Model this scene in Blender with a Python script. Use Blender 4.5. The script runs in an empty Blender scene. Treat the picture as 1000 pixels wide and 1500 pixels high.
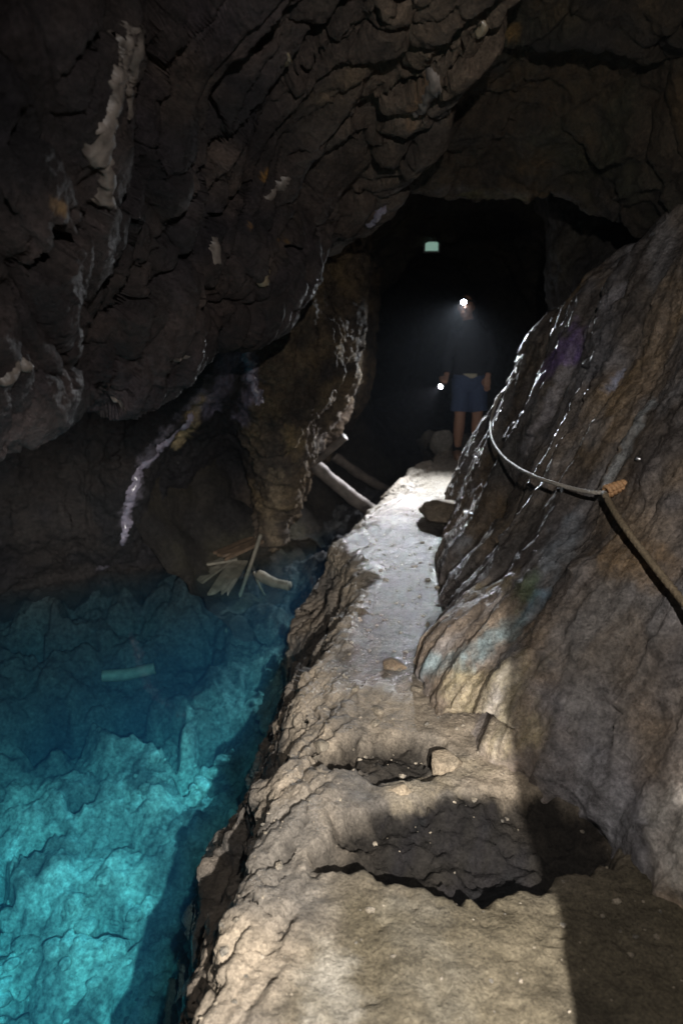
import bpy, bmesh, math, random
import numpy as np
from mathutils import Vector, Matrix

# ------------------------------------------------------------------ camera, world, light, exposure
sc = bpy.context.scene
COL = sc.collection
PITCH = math.radians(16.0)
CAMZ = 1.5
cam = bpy.data.cameras.new('camera')
cam.sensor_fit = 'VERTICAL'; cam.sensor_height = 36.0; cam.sensor_width = 24.0
cam.lens = 24.0; cam.clip_start = 0.02; cam.clip_end = 200
cam.dof.use_dof = True; cam.dof.focus_distance = 2.7; cam.dof.aperture_fstop = 2.2
cam_ob = bpy.data.objects.new('camera', cam); COL.objects.link(cam_ob)
cam_ob.location = (0, 0, CAMZ); cam_ob.rotation_euler = (math.pi/2 - PITCH, 0, 0)
sc.camera = cam_ob

world = bpy.data.worlds.new('World'); sc.world = world; world.use_nodes = True
bg = world.node_tree.nodes['Background']
bg.inputs[0].default_value = (0.55, 0.6, 0.8, 1); bg.inputs[1].default_value = 0.0006   # underground: no sky, only stray light

def spot(name, loc, target, watts, cone, blend, radius, color):
    l = bpy.data.lights.new(name, 'SPOT'); l.energy = watts; l.spot_size = math.radians(cone); l.spot_blend = blend
    l.shadow_soft_size = radius; l.color = color
    o = bpy.data.objects.new(name, l); COL.objects.link(o); o.location = loc
    o.rotation_euler = (Vector(target) - Vector(loc)).to_track_quat('-Z', 'Y').to_euler()
    return o
spot('hand_lamp_light', (0.32, -0.40, 1.46), (-0.95, 2.15, -1.35), 1050, 86, 0.7, 0.012, (1.0, 0.965, 0.92))
spot('brow_lamp_light', (0.20, 0.08, 1.95), (0.75, 2.8, 0.6), 150, 116, 1.0, 0.015, (1.0, 0.95, 0.90))

sc.view_settings.view_transform = 'Standard'; sc.view_settings.look = 'None'
sc.view_settings.exposure = 0.0; sc.view_settings.gamma = 1.0; sc.view_settings.use_curve_mapping = False
sc.render.engine = 'CYCLES'
cy = sc.cycles
cy.max_bounces = 5; cy.diffuse_bounces = 3; cy.glossy_bounces = 2; cy.transmission_bounces = 3
cy.transparent_max_bounces = 10; cy.volume_bounces = 0
cy.caustics_reflective = False; cy.caustics_refractive = False
cy.sample_clamp_indirect = 3.0
cy.use_denoising = True
try: cy.denoiser = 'OPENIMAGEDENOISE'
except Exception: pass

# ------------------------------------------------------------------ pixel <-> world
CP, SP = math.cos(PITCH), math.sin(PITCH)
def P(px, py, d):
    x = (px-500)/1000.0; y = (750-py)/1000.0
    return np.array((x*d, (CP+SP*y)*d, CAMZ+(-SP+CP*y)*d))
def PZ(px, py, z):
    y = (750-py)/1000.0
    return P(px, py, (z-CAMZ)/(-SP+CP*y))
def project(v):
    v = np.asarray(v); r = v - np.array((0, 0, CAMZ))
    d = r[..., 1]*CP - r[..., 2]*SP
    u = r[..., 1]*SP + r[..., 2]*CP
    dd = np.where(d > 0.05, d, np.nan)
    return 500+1000*r[..., 0]/dd, 750-1000*u/dd, d

# ------------------------------------------------------------------ noise
rng = np.random.default_rng(7)
PERM = rng.permutation(4096).astype(np.int32)
GR = rng.normal(size=(4096, 3)).astype(np.float32); GR /= np.linalg.norm(GR, axis=1)[:, None]
RND = rng.random((4096, 4)).astype(np.float32)
def hsh(i, j, k):
    return PERM[(PERM[(PERM[i & 4095] + j) & 4095] + k) & 4095]
def noise(p):
    p = p.astype(np.float32); f = np.floor(p); i = f.astype(np.int32); t = p - f
    w = t*t*t*(t*(t*6-15)+10)
    out = np.zeros(len(p), np.float32)
    for a in (0, 1):
        wa = w[:, 0] if a else 1-w[:, 0]
        for b in (0, 1):
            wb = wa*(w[:, 1] if b else 1-w[:, 1])
            for c in (0, 1):
                g = GR[hsh(i[:, 0]+a, i[:, 1]+b, i[:, 2]+c)]
                d = g[:, 0]*(t[:, 0]-a)+g[:, 1]*(t[:, 1]-b)+g[:, 2]*(t[:, 2]-c)
                out += wb*(w[:, 2] if c else 1-w[:, 2])*d
    return out*1.6
def fbm(p, octs=4, gain=0.5, lac=2.03):
    s = np.zeros(len(p), np.float32); a = 1.0
    for o in range(octs):
        s += a*noise(p + 17.3*o); p = p*lac; a *= gain
    return s
def ridged(p, octs=4, gain=0.5, lac=2.1):
    s = np.zeros(len(p), np.float32); a = 1.0
    for o in range(octs):
        s += a*(1-2*np.abs(noise(p + 9.1*o))); p = p*lac; a *= gain
    return s
def facets(p, tilt=1.0, step=0.5):
    """fractured rock: every cell of a random lattice is a tilted, offset plane"""
    p = p.astype(np.float32); f = np.floor(p-0.5).astype(np.int32)
    best = np.full(len(p), 1e9, np.float32); bh = np.zeros(len(p), np.int32); bd = np.zeros((len(p), 3), np.float32)
    second = best.copy()
    for a in (0, 1):
        for b in (0, 1):
            for c in (0, 1):
                h = hsh(f[:, 0]+a, f[:, 1]+b, f[:, 2]+c)
                s = f + np.array((a, b, c), np.float32) + (0.15+0.7*RND[h, :3])
                d = (p-s).astype(np.float32); q = (d*d).sum(1)
                m = q < best
                second = np.where(m, best, np.minimum(second, q))
                best = np.where(m, q, best); bh = np.where(m, h, bh); bd[m] = d[m]
    val = tilt*(bd*GR[bh]).sum(1) + step*(RND[bh, 3]-0.5)
    edge = np.sqrt(second)-np.sqrt(best)
    return val, edge
def creased(p, a=.5, b=.5, t=.6):
    """broken rock without torn steps: the lower envelope of many tilted planes (flat faces, sharp arrises); about -0.6..0.4"""
    p = p.astype(np.float32); f = np.floor(p-0.5).astype(np.int32); h0 = np.full(len(p), 9.0, np.float32); h1 = h0.copy()
    for i in (0, 1):
        for j in (0, 1):
            for k in (0, 1):
                h = hsh(f[:, 0]+i, f[:, 1]+j, f[:, 2]+k)
                d = p-(f+np.array((i, j, k), np.float32)+(0.1+0.8*RND[h, :3]))
                v = a*(d*d).sum(1)+b*(RND[h, 3]-.5)+t*(d*GR[h]).sum(1)+.9*np.clip((d*d).max(1)-.8, 0, 9)
                h1 = np.where(v < h0, h0, np.minimum(h1, v)); h0 = np.minimum(h0, v)
    return h0, h1-h0
def layered(p, L, D, thick, length, warp=0.5, seed=0.0, crack=0.1):
    """foliated rock: slabs lying side by side across D, broken at odd lengths along L; returns (height -1..1, crack 0..1, slab id noise)"""
    L = np.array(L, float); L /= np.linalg.norm(L); D = np.array(D, float); D -= L*(L@D); D /= np.linalg.norm(D)
    w = fbm(p*(0.35/thick)+seed, 3, 0.5)
    t = (p@D)/thick + warp*w + seed
    w2 = noise(p*(0.8/thick)+seed+5); t = t + 0.22*w2
    k = np.floor(t).astype(np.int32); f = t-k
    u = (p@L)/length + 7.7*RND[hsh(k, k*3+1, k*0+2), 0] + 0.35*w
    j = np.floor(u).astype(np.int32); g = u-j
    h = hsh(k, j, k*0+int(seed*10) % 97)
    r = RND[h]
    val = (r[:, 0]-0.5) + (r[:, 1]-0.35)*(f-0.5)*1.3 + (r[:, 2]-0.5)*(g-0.5)*0.8
    ed = np.minimum(np.minimum(f, 1-f), np.minimum(g, 1-g)*length/thick)
    cr = smooth(crack, 0.0, ed)*(0.3+0.7*r[:, 3])
    return val, cr, r[:, 1]
def frame(L, N):
    L = np.array(L, float); L /= np.linalg.norm(L)
    N = np.array(N, float); N -= L*(L@N); N /= np.linalg.norm(N)
    return np.stack((L, np.cross(N, L), N))            # along the grain, across it, normal to the layers
FOL_N = (-0.79, -0.22, 0.57)
def grain(p, L, N=FOL_N, k=(0.28, 0.9, 1.6)):
    return (p @ frame(L, N).T)*np.array(k)
def smooth(a, b, x):
    t = np.clip((x-a)/(b-a), 0, 1); return t*t*(3-2*t)

# ------------------------------------------------------------------ materials
def rock_material(name, bump=0.35, rough=(0.32, 0.8), wet_scale=3.0, grainscale=90.0, spec=0.5, colvar=0.55):
    m = bpy.data.materials.new(name); m.use_nodes = True
    nt = m.node_tree; n = nt.nodes; L = nt.links; b = n['Principled BSDF']
    att = n.new('ShaderNodeAttribute'); att.attribute_name = 'Col'
    tc = n.new('ShaderNodeTexCoord')
    n1 = n.new('ShaderNodeTexNoise'); n1.inputs['Scale'].default_value = 22; n1.inputs['Detail'].default_value = 8; n1.inputs['Roughness'].default_value = 0.68
    n2 = n.new('ShaderNodeTexNoise'); n2.inputs['Scale'].default_value = grainscale; n2.inputs['Detail'].default_value = 6; n2.inputs['Roughness'].default_value = 0.7
    v = n.new('ShaderNodeTexVoronoi'); v.inputs['Scale'].default_value = grainscale*0.8
    n3 = n.new('ShaderNodeTexNoise'); n3.inputs['Scale'].default_value = wet_scale; n3.inputs['Detail'].default_value = 7; n3.inputs['Roughness'].default_value = 0.65
    for q in (n1, n2, v, n3): L.new(tc.outputs['Object'], q.inputs['Vector'])
    r1 = n.new('ShaderNodeMapRange'); r1.inputs['From Min'].default_value = 0.3; r1.inputs['From Max'].default_value = 0.7
    r1.inputs['To Min'].default_value = 1-colvar; r1.inputs['To Max'].default_value = 1+colvar; L.new(n1.outputs['Fac'], r1.inputs['Value'])
    r2 = n.new('ShaderNodeMapRange'); r2.inputs['From Min'].default_value = 0.3; r2.inputs['From Max'].default_value = 0.7
    r2.inputs['To Min'].default_value = 0.52; r2.inputs['To Max'].default_value = 1.48; L.new(n2.outputs['Fac'], r2.inputs['Value'])
    mu = n.new('ShaderNodeMath'); mu.operation = 'MULTIPLY'; L.new(r1.outputs[0], mu.inputs[0]); L.new(r2.outputs[0], mu.inputs[1])
    mx = n.new('ShaderNodeVectorMath'); mx.operation = 'SCALE'; L.new(att.outputs['Color'], mx.inputs[0]); L.new(mu.outputs[0], mx.inputs['Scale'])
    L.new(mx.outputs[0], b.inputs['Base Color'])
    # wetness: alpha of the attribute shifts the gloss
    add = n.new('ShaderNodeMath'); add.operation = 'ADD'; L.new(n3.outputs['Fac'], add.inputs[0]); 
    wa = n.new('ShaderNodeMath'); wa.operation = 'MULTIPLY_ADD'; L.new(att.outputs['Alpha'], wa.inputs[0]); wa.inputs[1].default_value = -0.5; wa.inputs[2].default_value = 0.25
    L.new(wa.outputs[0], add.inputs[1])
    rr = n.new('ShaderNodeMapRange'); rr.inputs['From Min'].default_value = 0.38; rr.inputs['From Max'].default_value = 0.6
    rr.inputs['To Min'].default_value = rough[0]; rr.inputs['To Max'].default_value = rough[1]; L.new(add.outputs[0], rr.inputs['Value'])
    L.new(rr.outputs[0], b.inputs['Roughness'])
    sp = n.new('ShaderNodeMapRange'); sp.inputs['From Min'].default_value = 0.0; sp.inputs['From Max'].default_value = 0.9; sp.inputs['To Min'].default_value = 0.05; sp.inputs['To Max'].default_value = spec*1.2
    L.new(att.outputs['Alpha'], sp.inputs['Value']); L.new(sp.outputs[0], b.inputs['Specular IOR Level'])
    b1 = n.new('ShaderNodeBump'); b1.inputs['Strength'].default_value = bump; b1.inputs['Distance'].default_value = 0.03; L.new(n1.outputs['Fac'], b1.inputs['Height'])
    b2 = n.new('ShaderNodeBump'); b2.inputs['Strength'].default_value = bump; b2.inputs['Distance'].default_value = 0.008; L.new(n2.outputs['Fac'], b2.inputs['Height'])
    n4 = n.new('ShaderNodeTexNoise'); n4.inputs['Scale'].default_value = 320; n4.inputs['Detail'].default_value = 3; n4.inputs['Roughness'].default_value = .7; L.new(tc.outputs['Object'], n4.inputs['Vector'])
    b4 = n.new('ShaderNodeBump'); b4.inputs['Strength'].default_value = bump; b4.inputs['Distance'].default_value = 0.006; L.new(n4.outputs['Fac'], b4.inputs['Height'])
    b3 = n.new('ShaderNodeBump'); b3.inputs['Strength'].default_value = bump*0.6; b3.inputs['Distance'].default_value = 0.006; L.new(v.outputs['Distance'], b3.inputs['Height'])
    L.new(b1.outputs[0], b2.inputs['Normal']); L.new(b2.outputs[0], b3.inputs['Normal']); L.new(b3.outputs[0], b4.inputs['Normal']); L.new(b4.outputs[0], b.inputs['Normal'])
    return m

def simple_material(name, color, rough=0.6, noise_scale=30, var=0.3, bump=0.2, stretch=(1, 1, 1), metallic=0.0, bump_dist=0.01):
    m = bpy.data.materials.new(name); m.use_nodes = True
    nt = m.node_tree; n = nt.nodes; L = nt.links; b = n['Principled BSDF']
    tc = n.new('ShaderNodeTexCoord'); mp = n.new('ShaderNodeMapping'); mp.inputs['Scale'].default_value = stretch
    L.new(tc.outputs['Object'], mp.inputs['Vector'])
    n1 = n.new('ShaderNodeTexNoise'); n1.inputs['Scale'].default_value = noise_scale; n1.inputs['Detail'].default_value = 6
    L.new(mp.outputs[0], n1.inputs['Vector'])
    r = n.new('ShaderNodeMapRange'); r.inputs['From Min'].default_value = 0.3; r.inputs['From Max'].default_value = 0.7
    r.inputs['To Min'].default_value = 1-var; r.inputs['To Max'].default_value = 1+var; L.new(n1.outputs['Fac'], r.inputs['Value'])
    s = n.new('ShaderNodeVectorMath'); s.operation = 'SCALE'; s.inputs[0].default_value = color; L.new(r.outputs[0], s.inputs['Scale'])
    L.new(s.outputs[0], b.inputs['Base Color']); b.inputs['Roughness'].default_value = rough; b.inputs['Metallic'].default_value = metallic
    bp = n.new('ShaderNodeBump'); bp.inputs['Strength'].default_value = bump; bp.inputs['Distance'].default_value = bump_dist
    L.new(n1.outputs['Fac'], bp.inputs['Height']); L.new(bp.outputs[0], b.inputs['Normal'])
    return m

# ------------------------------------------------------------------ mesh helpers
def mesh_object(name, V, F, mat, parent=None, smoothed=True, col=None):
    me = bpy.data.meshes.new(name)
    V = np.asarray(V, np.float32); F = np.asarray(F, np.int32); k = F.shape[1]
    me.vertices.add(len(V)); me.vertices.foreach_set('co', V.ravel())
    me.loops.add(F.size); me.loops.foreach_set('vertex_index', F.ravel())
    me.polygons.add(len(F)); me.polygons.foreach_set('loop_start', np.arange(0, F.size, k, dtype=np.int32))
    me.polygons.foreach_set('loop_total', np.full(len(F), k, np.int32))
    me.polygons.foreach_set('use_smooth', np.full(len(F), smoothed, bool))
    me.update(calc_edges=True)
    if col is not None:
        a = me.color_attributes.new('Col', 'FLOAT_COLOR', 'POINT'); a.data.foreach_set('color', np.asarray(col, np.float32).ravel())
    me.materials.append(mat)
    o = bpy.data.objects.new(name, me); COL.objects.link(o)
    if parent is not None: o.parent = parent
    return o
def tag(o, label=None, cat=None, group=None, kind=None):
    if label: o['label'] = label
    if cat: o['category'] = cat
    if group: o['group'] = group
    if kind: o['kind'] = kind
    return o
def empty(name, loc=(0, 0, 0), rz=0.0):
    o = bpy.data.objects.new(name, None); COL.objects.link(o); o.location = loc; o.rotation_euler = (0, 0, rz); o.empty_display_size = 0.1
    return o

def cr_weights(n_ctrl, n):
    t = np.linspace(0, n_ctrl-1, n); i = np.clip(np.floor(t).astype(int), 0, n_ctrl-2); u = t-i
    W = np.zeros((n, n_ctrl+2))
    w = np.stack((-0.5*u+u*u-0.5*u**3, 1-2.5*u*u+1.5*u**3, 0.5*u+2*u*u-1.5*u**3, -0.5*u*u+0.5*u**3), 1)
    for k in range(4): W[np.arange(n), i+k] += w[:, k]
    M = np.zeros((n_ctrl+2, n_ctrl)); M[1:-1] = np.eye(n_ctrl)
    M[0, 0] = 2; M[0, 1] = -1; M[-1, -1] = 2; M[-1, -2] = -1
    return W @ M
def loft(ctrl, nu, nv):
    C = np.asarray(ctrl, float)
    return np.einsum('ai,bj,ijk->abk', cr_weights(C.shape[0], nu), cr_weights(C.shape[1], nv), C)
def grid_normals(G):
    du = np.gradient(G, axis=0); dv = np.gradient(G, axis=1)
    n = np.cross(du, dv); n /= np.maximum(np.linalg.norm(n, axis=2, keepdims=True), 1e-9)
    return n
def grid_faces(a, b):
    i = np.arange(a*b).reshape(a, b)
    return np.stack((i[:-1, :-1], i[1:, :-1], i[1:, 1:], i[:-1, 1:]), -1).reshape(-1, 4)

class Sheet:
    """a rock face: control net -> smooth loft -> displaced with fractured, layered noise"""
    def __init__(s, ctrl, nu, nv, toward):
        s.G = loft(ctrl, nu, nv); s.nu, s.nv = nu, nv
        N = grid_normals(s.G)
        # let the normals look into the cave
        sgn = np.sign(((np.array(toward)-s.G)*N).sum(-1).mean()); s.N = (N*sgn).reshape(-1, 3); s.V = s.G.reshape(-1, 3).copy(); s.sgn = sgn
        s.base = s.V.copy(); s.N0 = s.N.copy()
    def push(s, d, blur=0):
        d = np.asarray(d).reshape(s.nu, s.nv)
        for _ in range(blur):
            q = np.pad(d, 1, mode='edge'); d = (q[:-2, 1:-1]+q[2:, 1:-1]+q[1:-1, :-2]+q[1:-1, 2:]+2*q[1:-1, 1:-1]+.5*(q[:-2, :-2]+q[2:, 2:]+q[:-2, 2:]+q[2:, :-2]))/8
        d = d.ravel()
        s.V = s.V + s.N*np.asarray(d)[:, None]
    def renormal(s):
        s.N = (grid_normals(s.V.reshape(s.nu, s.nv, 3))*s.sgn).reshape(-1, 3)
    def index(s, px, py):
        if not hasattr(s, 'pp') or s.pv is not s.V: s.pp = project(s.V); s.pv = s.V
        x, y, d = s.pp; q = (x-px)**2+(y-py)**2
        q = np.where(np.isnan(q), 1e12, q); m = q.min()
        c = np.where(q < m+30)[0]
        return c[np.argmin(d[c])]
    def at(s, px, py, off=0.0):
        i = s.index(px, py); return s.V[i] + s.N[i]*off
    def seg_dist(s, pts, wob=0.0, ws=6.0):
        """distance of every vertex to a polyline given by pixels on this face"""
        Q = [s.V[s.index(*p)] for p in pts]
        best = np.full(len(s.V), 1e9)
        for a, b in zip(Q[:-1], Q[1:]) if len(Q) > 1 else [(Q[0], Q[0]+1e-4)]:
            ab = b-a; t = np.clip(((s.V-a)@ab)/max(ab@ab, 1e-12), 0, 1)
            best = np.minimum(best, np.linalg.norm(s.V-a-t[:, None]*ab, axis=1))
        if wob:
            m = best < 4*wob/0.5
            best[m] += wob*fbm(s.V[m]*ws, 4, 0.6)
        return best
    def fissure(s, pts, width, depth):
        d = s.seg_dist(pts, width*.8, 5.0); w = smooth(width, width*.25, d+.25*width*fbm(s.V*25, 3))
        s.V = s.V-s.N0*(depth*w)[:, None]; return w
    def build(s, name, mat, col):
        F = grid_faces(s.nu, s.nv)
        if s.sgn < 0: F = F[:, ::-1]
        return mesh_object(name, s.V, F, mat, col=col)
def stain(col, s, pts, r, color, strength=0.8, wob=0.5, ws=8.0, wet=None):
    d = s.seg_dist(pts, wob*r, ws/max(r, 0.02)*0.12)
    w = (strength*smooth(r, r*0.3, d)*np.clip(.75+.5*fbm(s.V*np.array((14, 14, 5.)), 3, .6), .15, 1))[:, None]
    col[:, :3] = col[:, :3]*(1-w)+np.array(color)*w
    if wet is not None: col[:, 3:] = col[:, 3:]*(1-w)+wet*w
def palette(p, colors, scale, seed=0.0, sharp=0.25):
    """blend a few rock colours with soft noise"""
    q = p*scale+seed
    W = np.stack([np.exp((fbm(q+31.7*i, 4, 0.55))/sharp)*c[3] for i, c in enumerate(colors)], 1)
    W /= W.sum(1, keepdims=True)
    return W @ np.array([c[:3] for c in colors])
def rgba(rgb, wet):
    return np.concatenate((rgb, (np.zeros(len(rgb))+wet)[:, None]), 1)

CAVE = (0.2, 3.0, 1.0)
M_rock = rock_material('wet_dark_rock', 0.75, (0.44, 0.85), 9.0, 80, 0.5)
M_path = rock_material('path_rock', 0.5, (0.17, 0.85), 3.0, 110, 0.5, 0.35)
M_wall = rock_material('footwall_rock', 0.65, (0.26, 0.8), 5.0, 90, 0.5)
M_bed = rock_material('pool_bed_rock', 0.6, (0.8, 0.9), 5.0, 45, 0.1, 0.55)

# ------------------------------------------------------------------ structure: the footwall on the right
rows = []
def wrow(*pts):
    pts = [np.array(p, float) for p in pts]
    f = pts[0]; rows.append([f+np.array((0.04, 0, -0.5))] + pts + [pts[-1]+np.array((0.7, 0.1, -0.1)), pts[-1]+np.array((1.5, 0.2, -0.3))])
wrow((1.15, 0.3, 0), (1.25, .3, .4), (1.4, .35, .9), (1.55, .4, 1.5), (1.8, .5, 2.2), (1.9, .6, 2.9))
wrow((1.06, 0.9, 0), (1.18, .9, .4), (1.36, 1.0, .9), (1.55, 1.1, 1.5), (1.8, 1.2, 2.2), (1.9, 1.3, 2.9))
wrow((.94, 1.53, 0), (1.1, 1.55, .35), (1.35, 1.6, .85), (1.6, 1.7, 1.4), (1.85, 1.8, 2.0), (2.0, 1.9, 2.7))
wrow((.70, 1.97, 0), (.95, 2.0, .4), (1.25, 2.1, .9), (1.5, 2.2, 1.4), (1.75, 2.3, 2.0), (1.95, 2.4, 2.6))
wrow((.46, 2.3, 0), (.8, 2.4, .42), (1.15, 2.5, .95), (1.4, 2.6, 1.45), (1.65, 2.75, 1.95), (1.9, 2.9, 2.5))
wrow((.39, 2.7, 0), (.73, 2.8, .42), (1.08, 2.9, .95), (1.35, 3.0, 1.4), (1.58, 3.1, 1.85), (1.85, 3.2, 2.3))
wrow((.52, 3.3, 0), (.8, 3.35, .4), (1.08, 3.45, .85), (1.3, 3.6, 1.3), (1.46, 3.75, 1.72), (1.8, 3.9, 1.95))
wrow((.67, 4.38, 0), (.88, 4.4, .4), (1.07, 4.4, .8), (1.2, 4.4, 1.15), (1.34, 4.4, 1.5), (1.75, 4.5, 1.6))
wrow((.85, 5.2, 0), (1.0, 5.2, .35), (1.13, 5.2, .65), (1.22, 5.2, .9), (1.32, 5.2, 1.12), (1.75, 5.3, 1.1))
wrow((1.07, 6.0, 0), (1.18, 6.0, .2), (1.27, 6.0, .38), (1.34, 6.0, .52), (1.42, 6.0, .65), (1.85, 6.1, .6))
wrow((1.35, 6.6, -.05), (1.42, 6.6, .05), (1.48, 6.6, .2), (1.53, 6.6, .3), (1.6, 6.6, .35), (2.0, 6.7, .3))
wrow((1.62, 7.1, -.3), (1.68, 7.1, -.2), (1.73, 7.1, -.1), (1.8, 7.1, -.05), (1.9, 7.1, -.1), (2.2, 7.2, -.2))
W = Sheet(rows, 540, 460, CAVE)
LW = (.51, .24, .81)
p = W.V
f1, e1 = facets(grain(p, LW, k=(1.1, 2.6, 3.4)), 0.5, 0.6)
f2, e2 = facets(grain(p, LW, k=(4, 8, 9)) + 5, 0.6, 0.5)
DW = np.cross(FOL_N, LW)
la, lc, lr = layered(p, LW, DW, .21, .75, .7, 1.0, .07); lb, ld_, _ = layered(p, LW, DW, .07, .3, .6, 2.3, .12)
c1, g1 = creased(grain(p, LW, k=(.9, 3.0, 3.0)), .5, .6, .7); c2, g2 = creased(grain(p, LW, k=(3.0, 11, 11))+7, .5, .6, .7); c3, g3 = creased(grain(p, LW, k=(9, 26, 26))+3, .5, .6, .7)
W.push(0.06*fbm(p*1.1, 2) + .16*c1 - .03*lc*.6, 1)
W.renormal()
W.push(-.045*c2 + .016*c3 + .006*fbm(p*18, 4, .62) + .003*fbm(p*50, 2, .6))
# hollow under the slab, at the foot of the wall
qx, qy, qd = project(W.V); wf = np.nan_to_num(smooth(1.15, .8, np.sqrt(((qx-692)/46)**2+((qy-1064-.12*(qx-692))/18)**2)+.25*fbm(p*9, 3)))*(qd < 3.2)
W.V = W.V+np.outer(wf, (.10, .20, .02))
W.renormal()
c = palette(p, [(.16, .132, .108, 1), (.20, .15, .105, .7), (.085, .072, .066, 1.0), (.17, .165, .178, 1.0), (.24, .16, .08, .4)], np.array((1.6, 1.6, 1.6)), 3.0, 0.22)
st = ridged(grain(p, LW, k=(0.9, 9, 9)), 4)
c *= ((0.80+0.24*st)*(1-.5*lc)*(.75+.5*lr))[:, None]
vn = smooth(.62, .9, ridged(grain(p, LW, k=(.7, 3.2, 3.2))+11, 2)/1.5+.12*fbm(p*6, 3))[:, None]*.35
c = c*(1-vn)+np.array((.27, .27, .285))*vn
c = np.clip(c, 0.015, 1)
COLW = rgba(c, 0.68 + 0.25*fbm(p*2.0, 3))
for pts, r, colr, s_ in [
    ([(690, 800), (755, 760), (720, 690)], 0.28, (.075, .068, .062), .75),
    ([(760, 640), (720, 680)], 0.22, (.06, .055, .05), .8),
    ([(905, 430), (835, 520), (795, 610), (770, 650)], 0.085, (.42, .39, .41), .85),
    ([(840, 500), (790, 540)], 0.13, (.19, .12, .32), .9),  # purple headlamp sheen painted into the wall colour
    ([(890, 570), (905, 545)], 0.035, (.42, .46, .62), .8),
    ([(945, 590), (905, 670), (880, 720)], 0.05, (.33, .35, .36), .75),
    ([(830, 770), (800, 850)], 0.10, (.18, .21, .24), .6),
    ([(775, 850), (765, 870)], 0.07, (.08, .13, .06), .6),
    ([(790, 870), (770, 900)], 0.06, (.10, .20, .28), .5),
    ([(750, 915), (690, 955), (620, 975)], 0.075, (.17, .225, .235), .85),
    ([(685, 1010), (740, 1000), (750, 1060)], 0.17, (.30, .25, .14), .6),
    ([(700, 860), (735, 850)], 0.09, (.32, .26, .16), .6),
    ([(670, 790), (665, 830)], 0.07, (.26, .28, .31), .7),
    ([(870, 900), (860, 1000), (900, 1040)], 0.16, (.22, .20, .18), .5),
    ([(960, 830), (900, 800)], 0.12, (.30, .19, .09), .5),
    ([(985, 1180), (990, 1290)], 0.12, (.45, .42, .38), .7)]:  # pale patch: lamp-lit strip at the wall foot, painted in
    stain(COLW, W, pts, r, colr, s_)
wall_o = W.build('footwall', M_wall, COLW); tag(wall_o, 'sloping wet brown rock wall rising right of the path', None, None, 'structure')

# ------------------------------------------------------------------ the rock ledge that carries the path
YY = [-0.8, 0.4, 1.13, 1.45, 1.83, 2.2, 2.54, 2.83, 3.28, 3.8, 4.12, 4.4, 4.8, 5.43, 6.0, 6.72, 7.33, 8.1, 9.0]
XL = [-.40, -.36, -.31, -.27, -.22, -.19, -.17, -.06, .03, .12, .02, -.05, .06, .28, .47, .70, 1.0, 1.15, 1.1]
XR = [1.5, 1.5, 1.4, 1.25, 1.05, .75, .65, .6, .7, .8, .85, .9, 1.0, 1.15, 1.3, 1.6, 1.9, 2.1, 2.2]
XW = [-.60, -.56, -.52, -.48, -.43, -.40, -.37, -.33, -.30, -.26, -.26, -.26, -.16, .15, .38, .60, .87, 1.0, 1.0]
rows = []
for y, xl, xr, xw in zip(YY, XL, XR, XW):
    m = xr-xl
    rows.append([(xr+.25, y, -.02), (xr, y, 0), (xl+.66*m, y, 0), (xl+.33*m, y, 0), (xl+.08, y, 0.0), (xl-.015, y, -.05), (.6*xl+.4*xw-.0, y, -.26),
                 (xw, y, -.5), (xw-.10, y, -.85), (xw-.24, y, -1.3), (xw-.44, y, -1.9), (xw-.9, y, -3.2)])
S = Sheet(rows, 880, 440, (0, 3, 3)); p = S.V
LP = (.45, .8, .1)
top = smooth(-.12, -.01, p[:, 2])
xl_i = np.interp(p[:, 1], YY, XL); rim = smooth(.36, .05, p[:, 0]-xl_i)*top
f1, e1 = facets(grain(p, LP, k=(1.6, 3.4, 4)), .5, .7)
f2, e2 = facets(grain(p, LP, k=(6, 11, 11))+3, .6, .6)
sand = smooth(1.75, 1.45, p[:, 1]+.12*fbm(p*3, 3))*smooth(.12, .3, p[:, 0]-xl_i+.08*fbm(p*4, 3))*top
mudw = smooth(2.4, 2.8, p[:, 1])*smooth(.02, .12, p[:, 0]-xl_i+.06*fbm(p*5, 3))*top*smooth(6.2, 5.0, p[:, 1])
roughk = (1-top)*1.0 + top*(0.25+0.75*rim)*(1-.92*sand)*(1-.8*mudw)
la, lc, lr = layered(p, LP, (-.8, .35, .5), .11, .45, .7, 3.0, .09); lb, ld_, _ = layered(p, LP, (-.8, .35, .5), .038, .16, .6, 4.1, .12)
c1, g1 = creased(grain(p, LP, (-.8, .35, .5), (1.6, 5, 5)), .5, .6, .7); c2, g2 = creased(grain(p, LP, (-.8, .35, .5), (6, 18, 18))+7, .5, .6, .7); c3, g3 = creased(grain(p, LP, (-.8, .35, .5), (18, 40, 40))+3, .5, .6, .7)
S.push(roughk*((.15-.06*top)*c1+.02 - .02*lc) + 0.03*fbm(p*1.5, 3)*(.4+.6*(1-top)))
S.renormal()
S.push(roughk*(-.045*c2+.016*c3) + (.3*roughk+.2)*.010*fbm(p*26, 4, .66) + sand*(.010*fbm(p*7, 4, .6)-.010*smooth(.35, .6, fbm(p*19+3, 2))))
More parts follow.
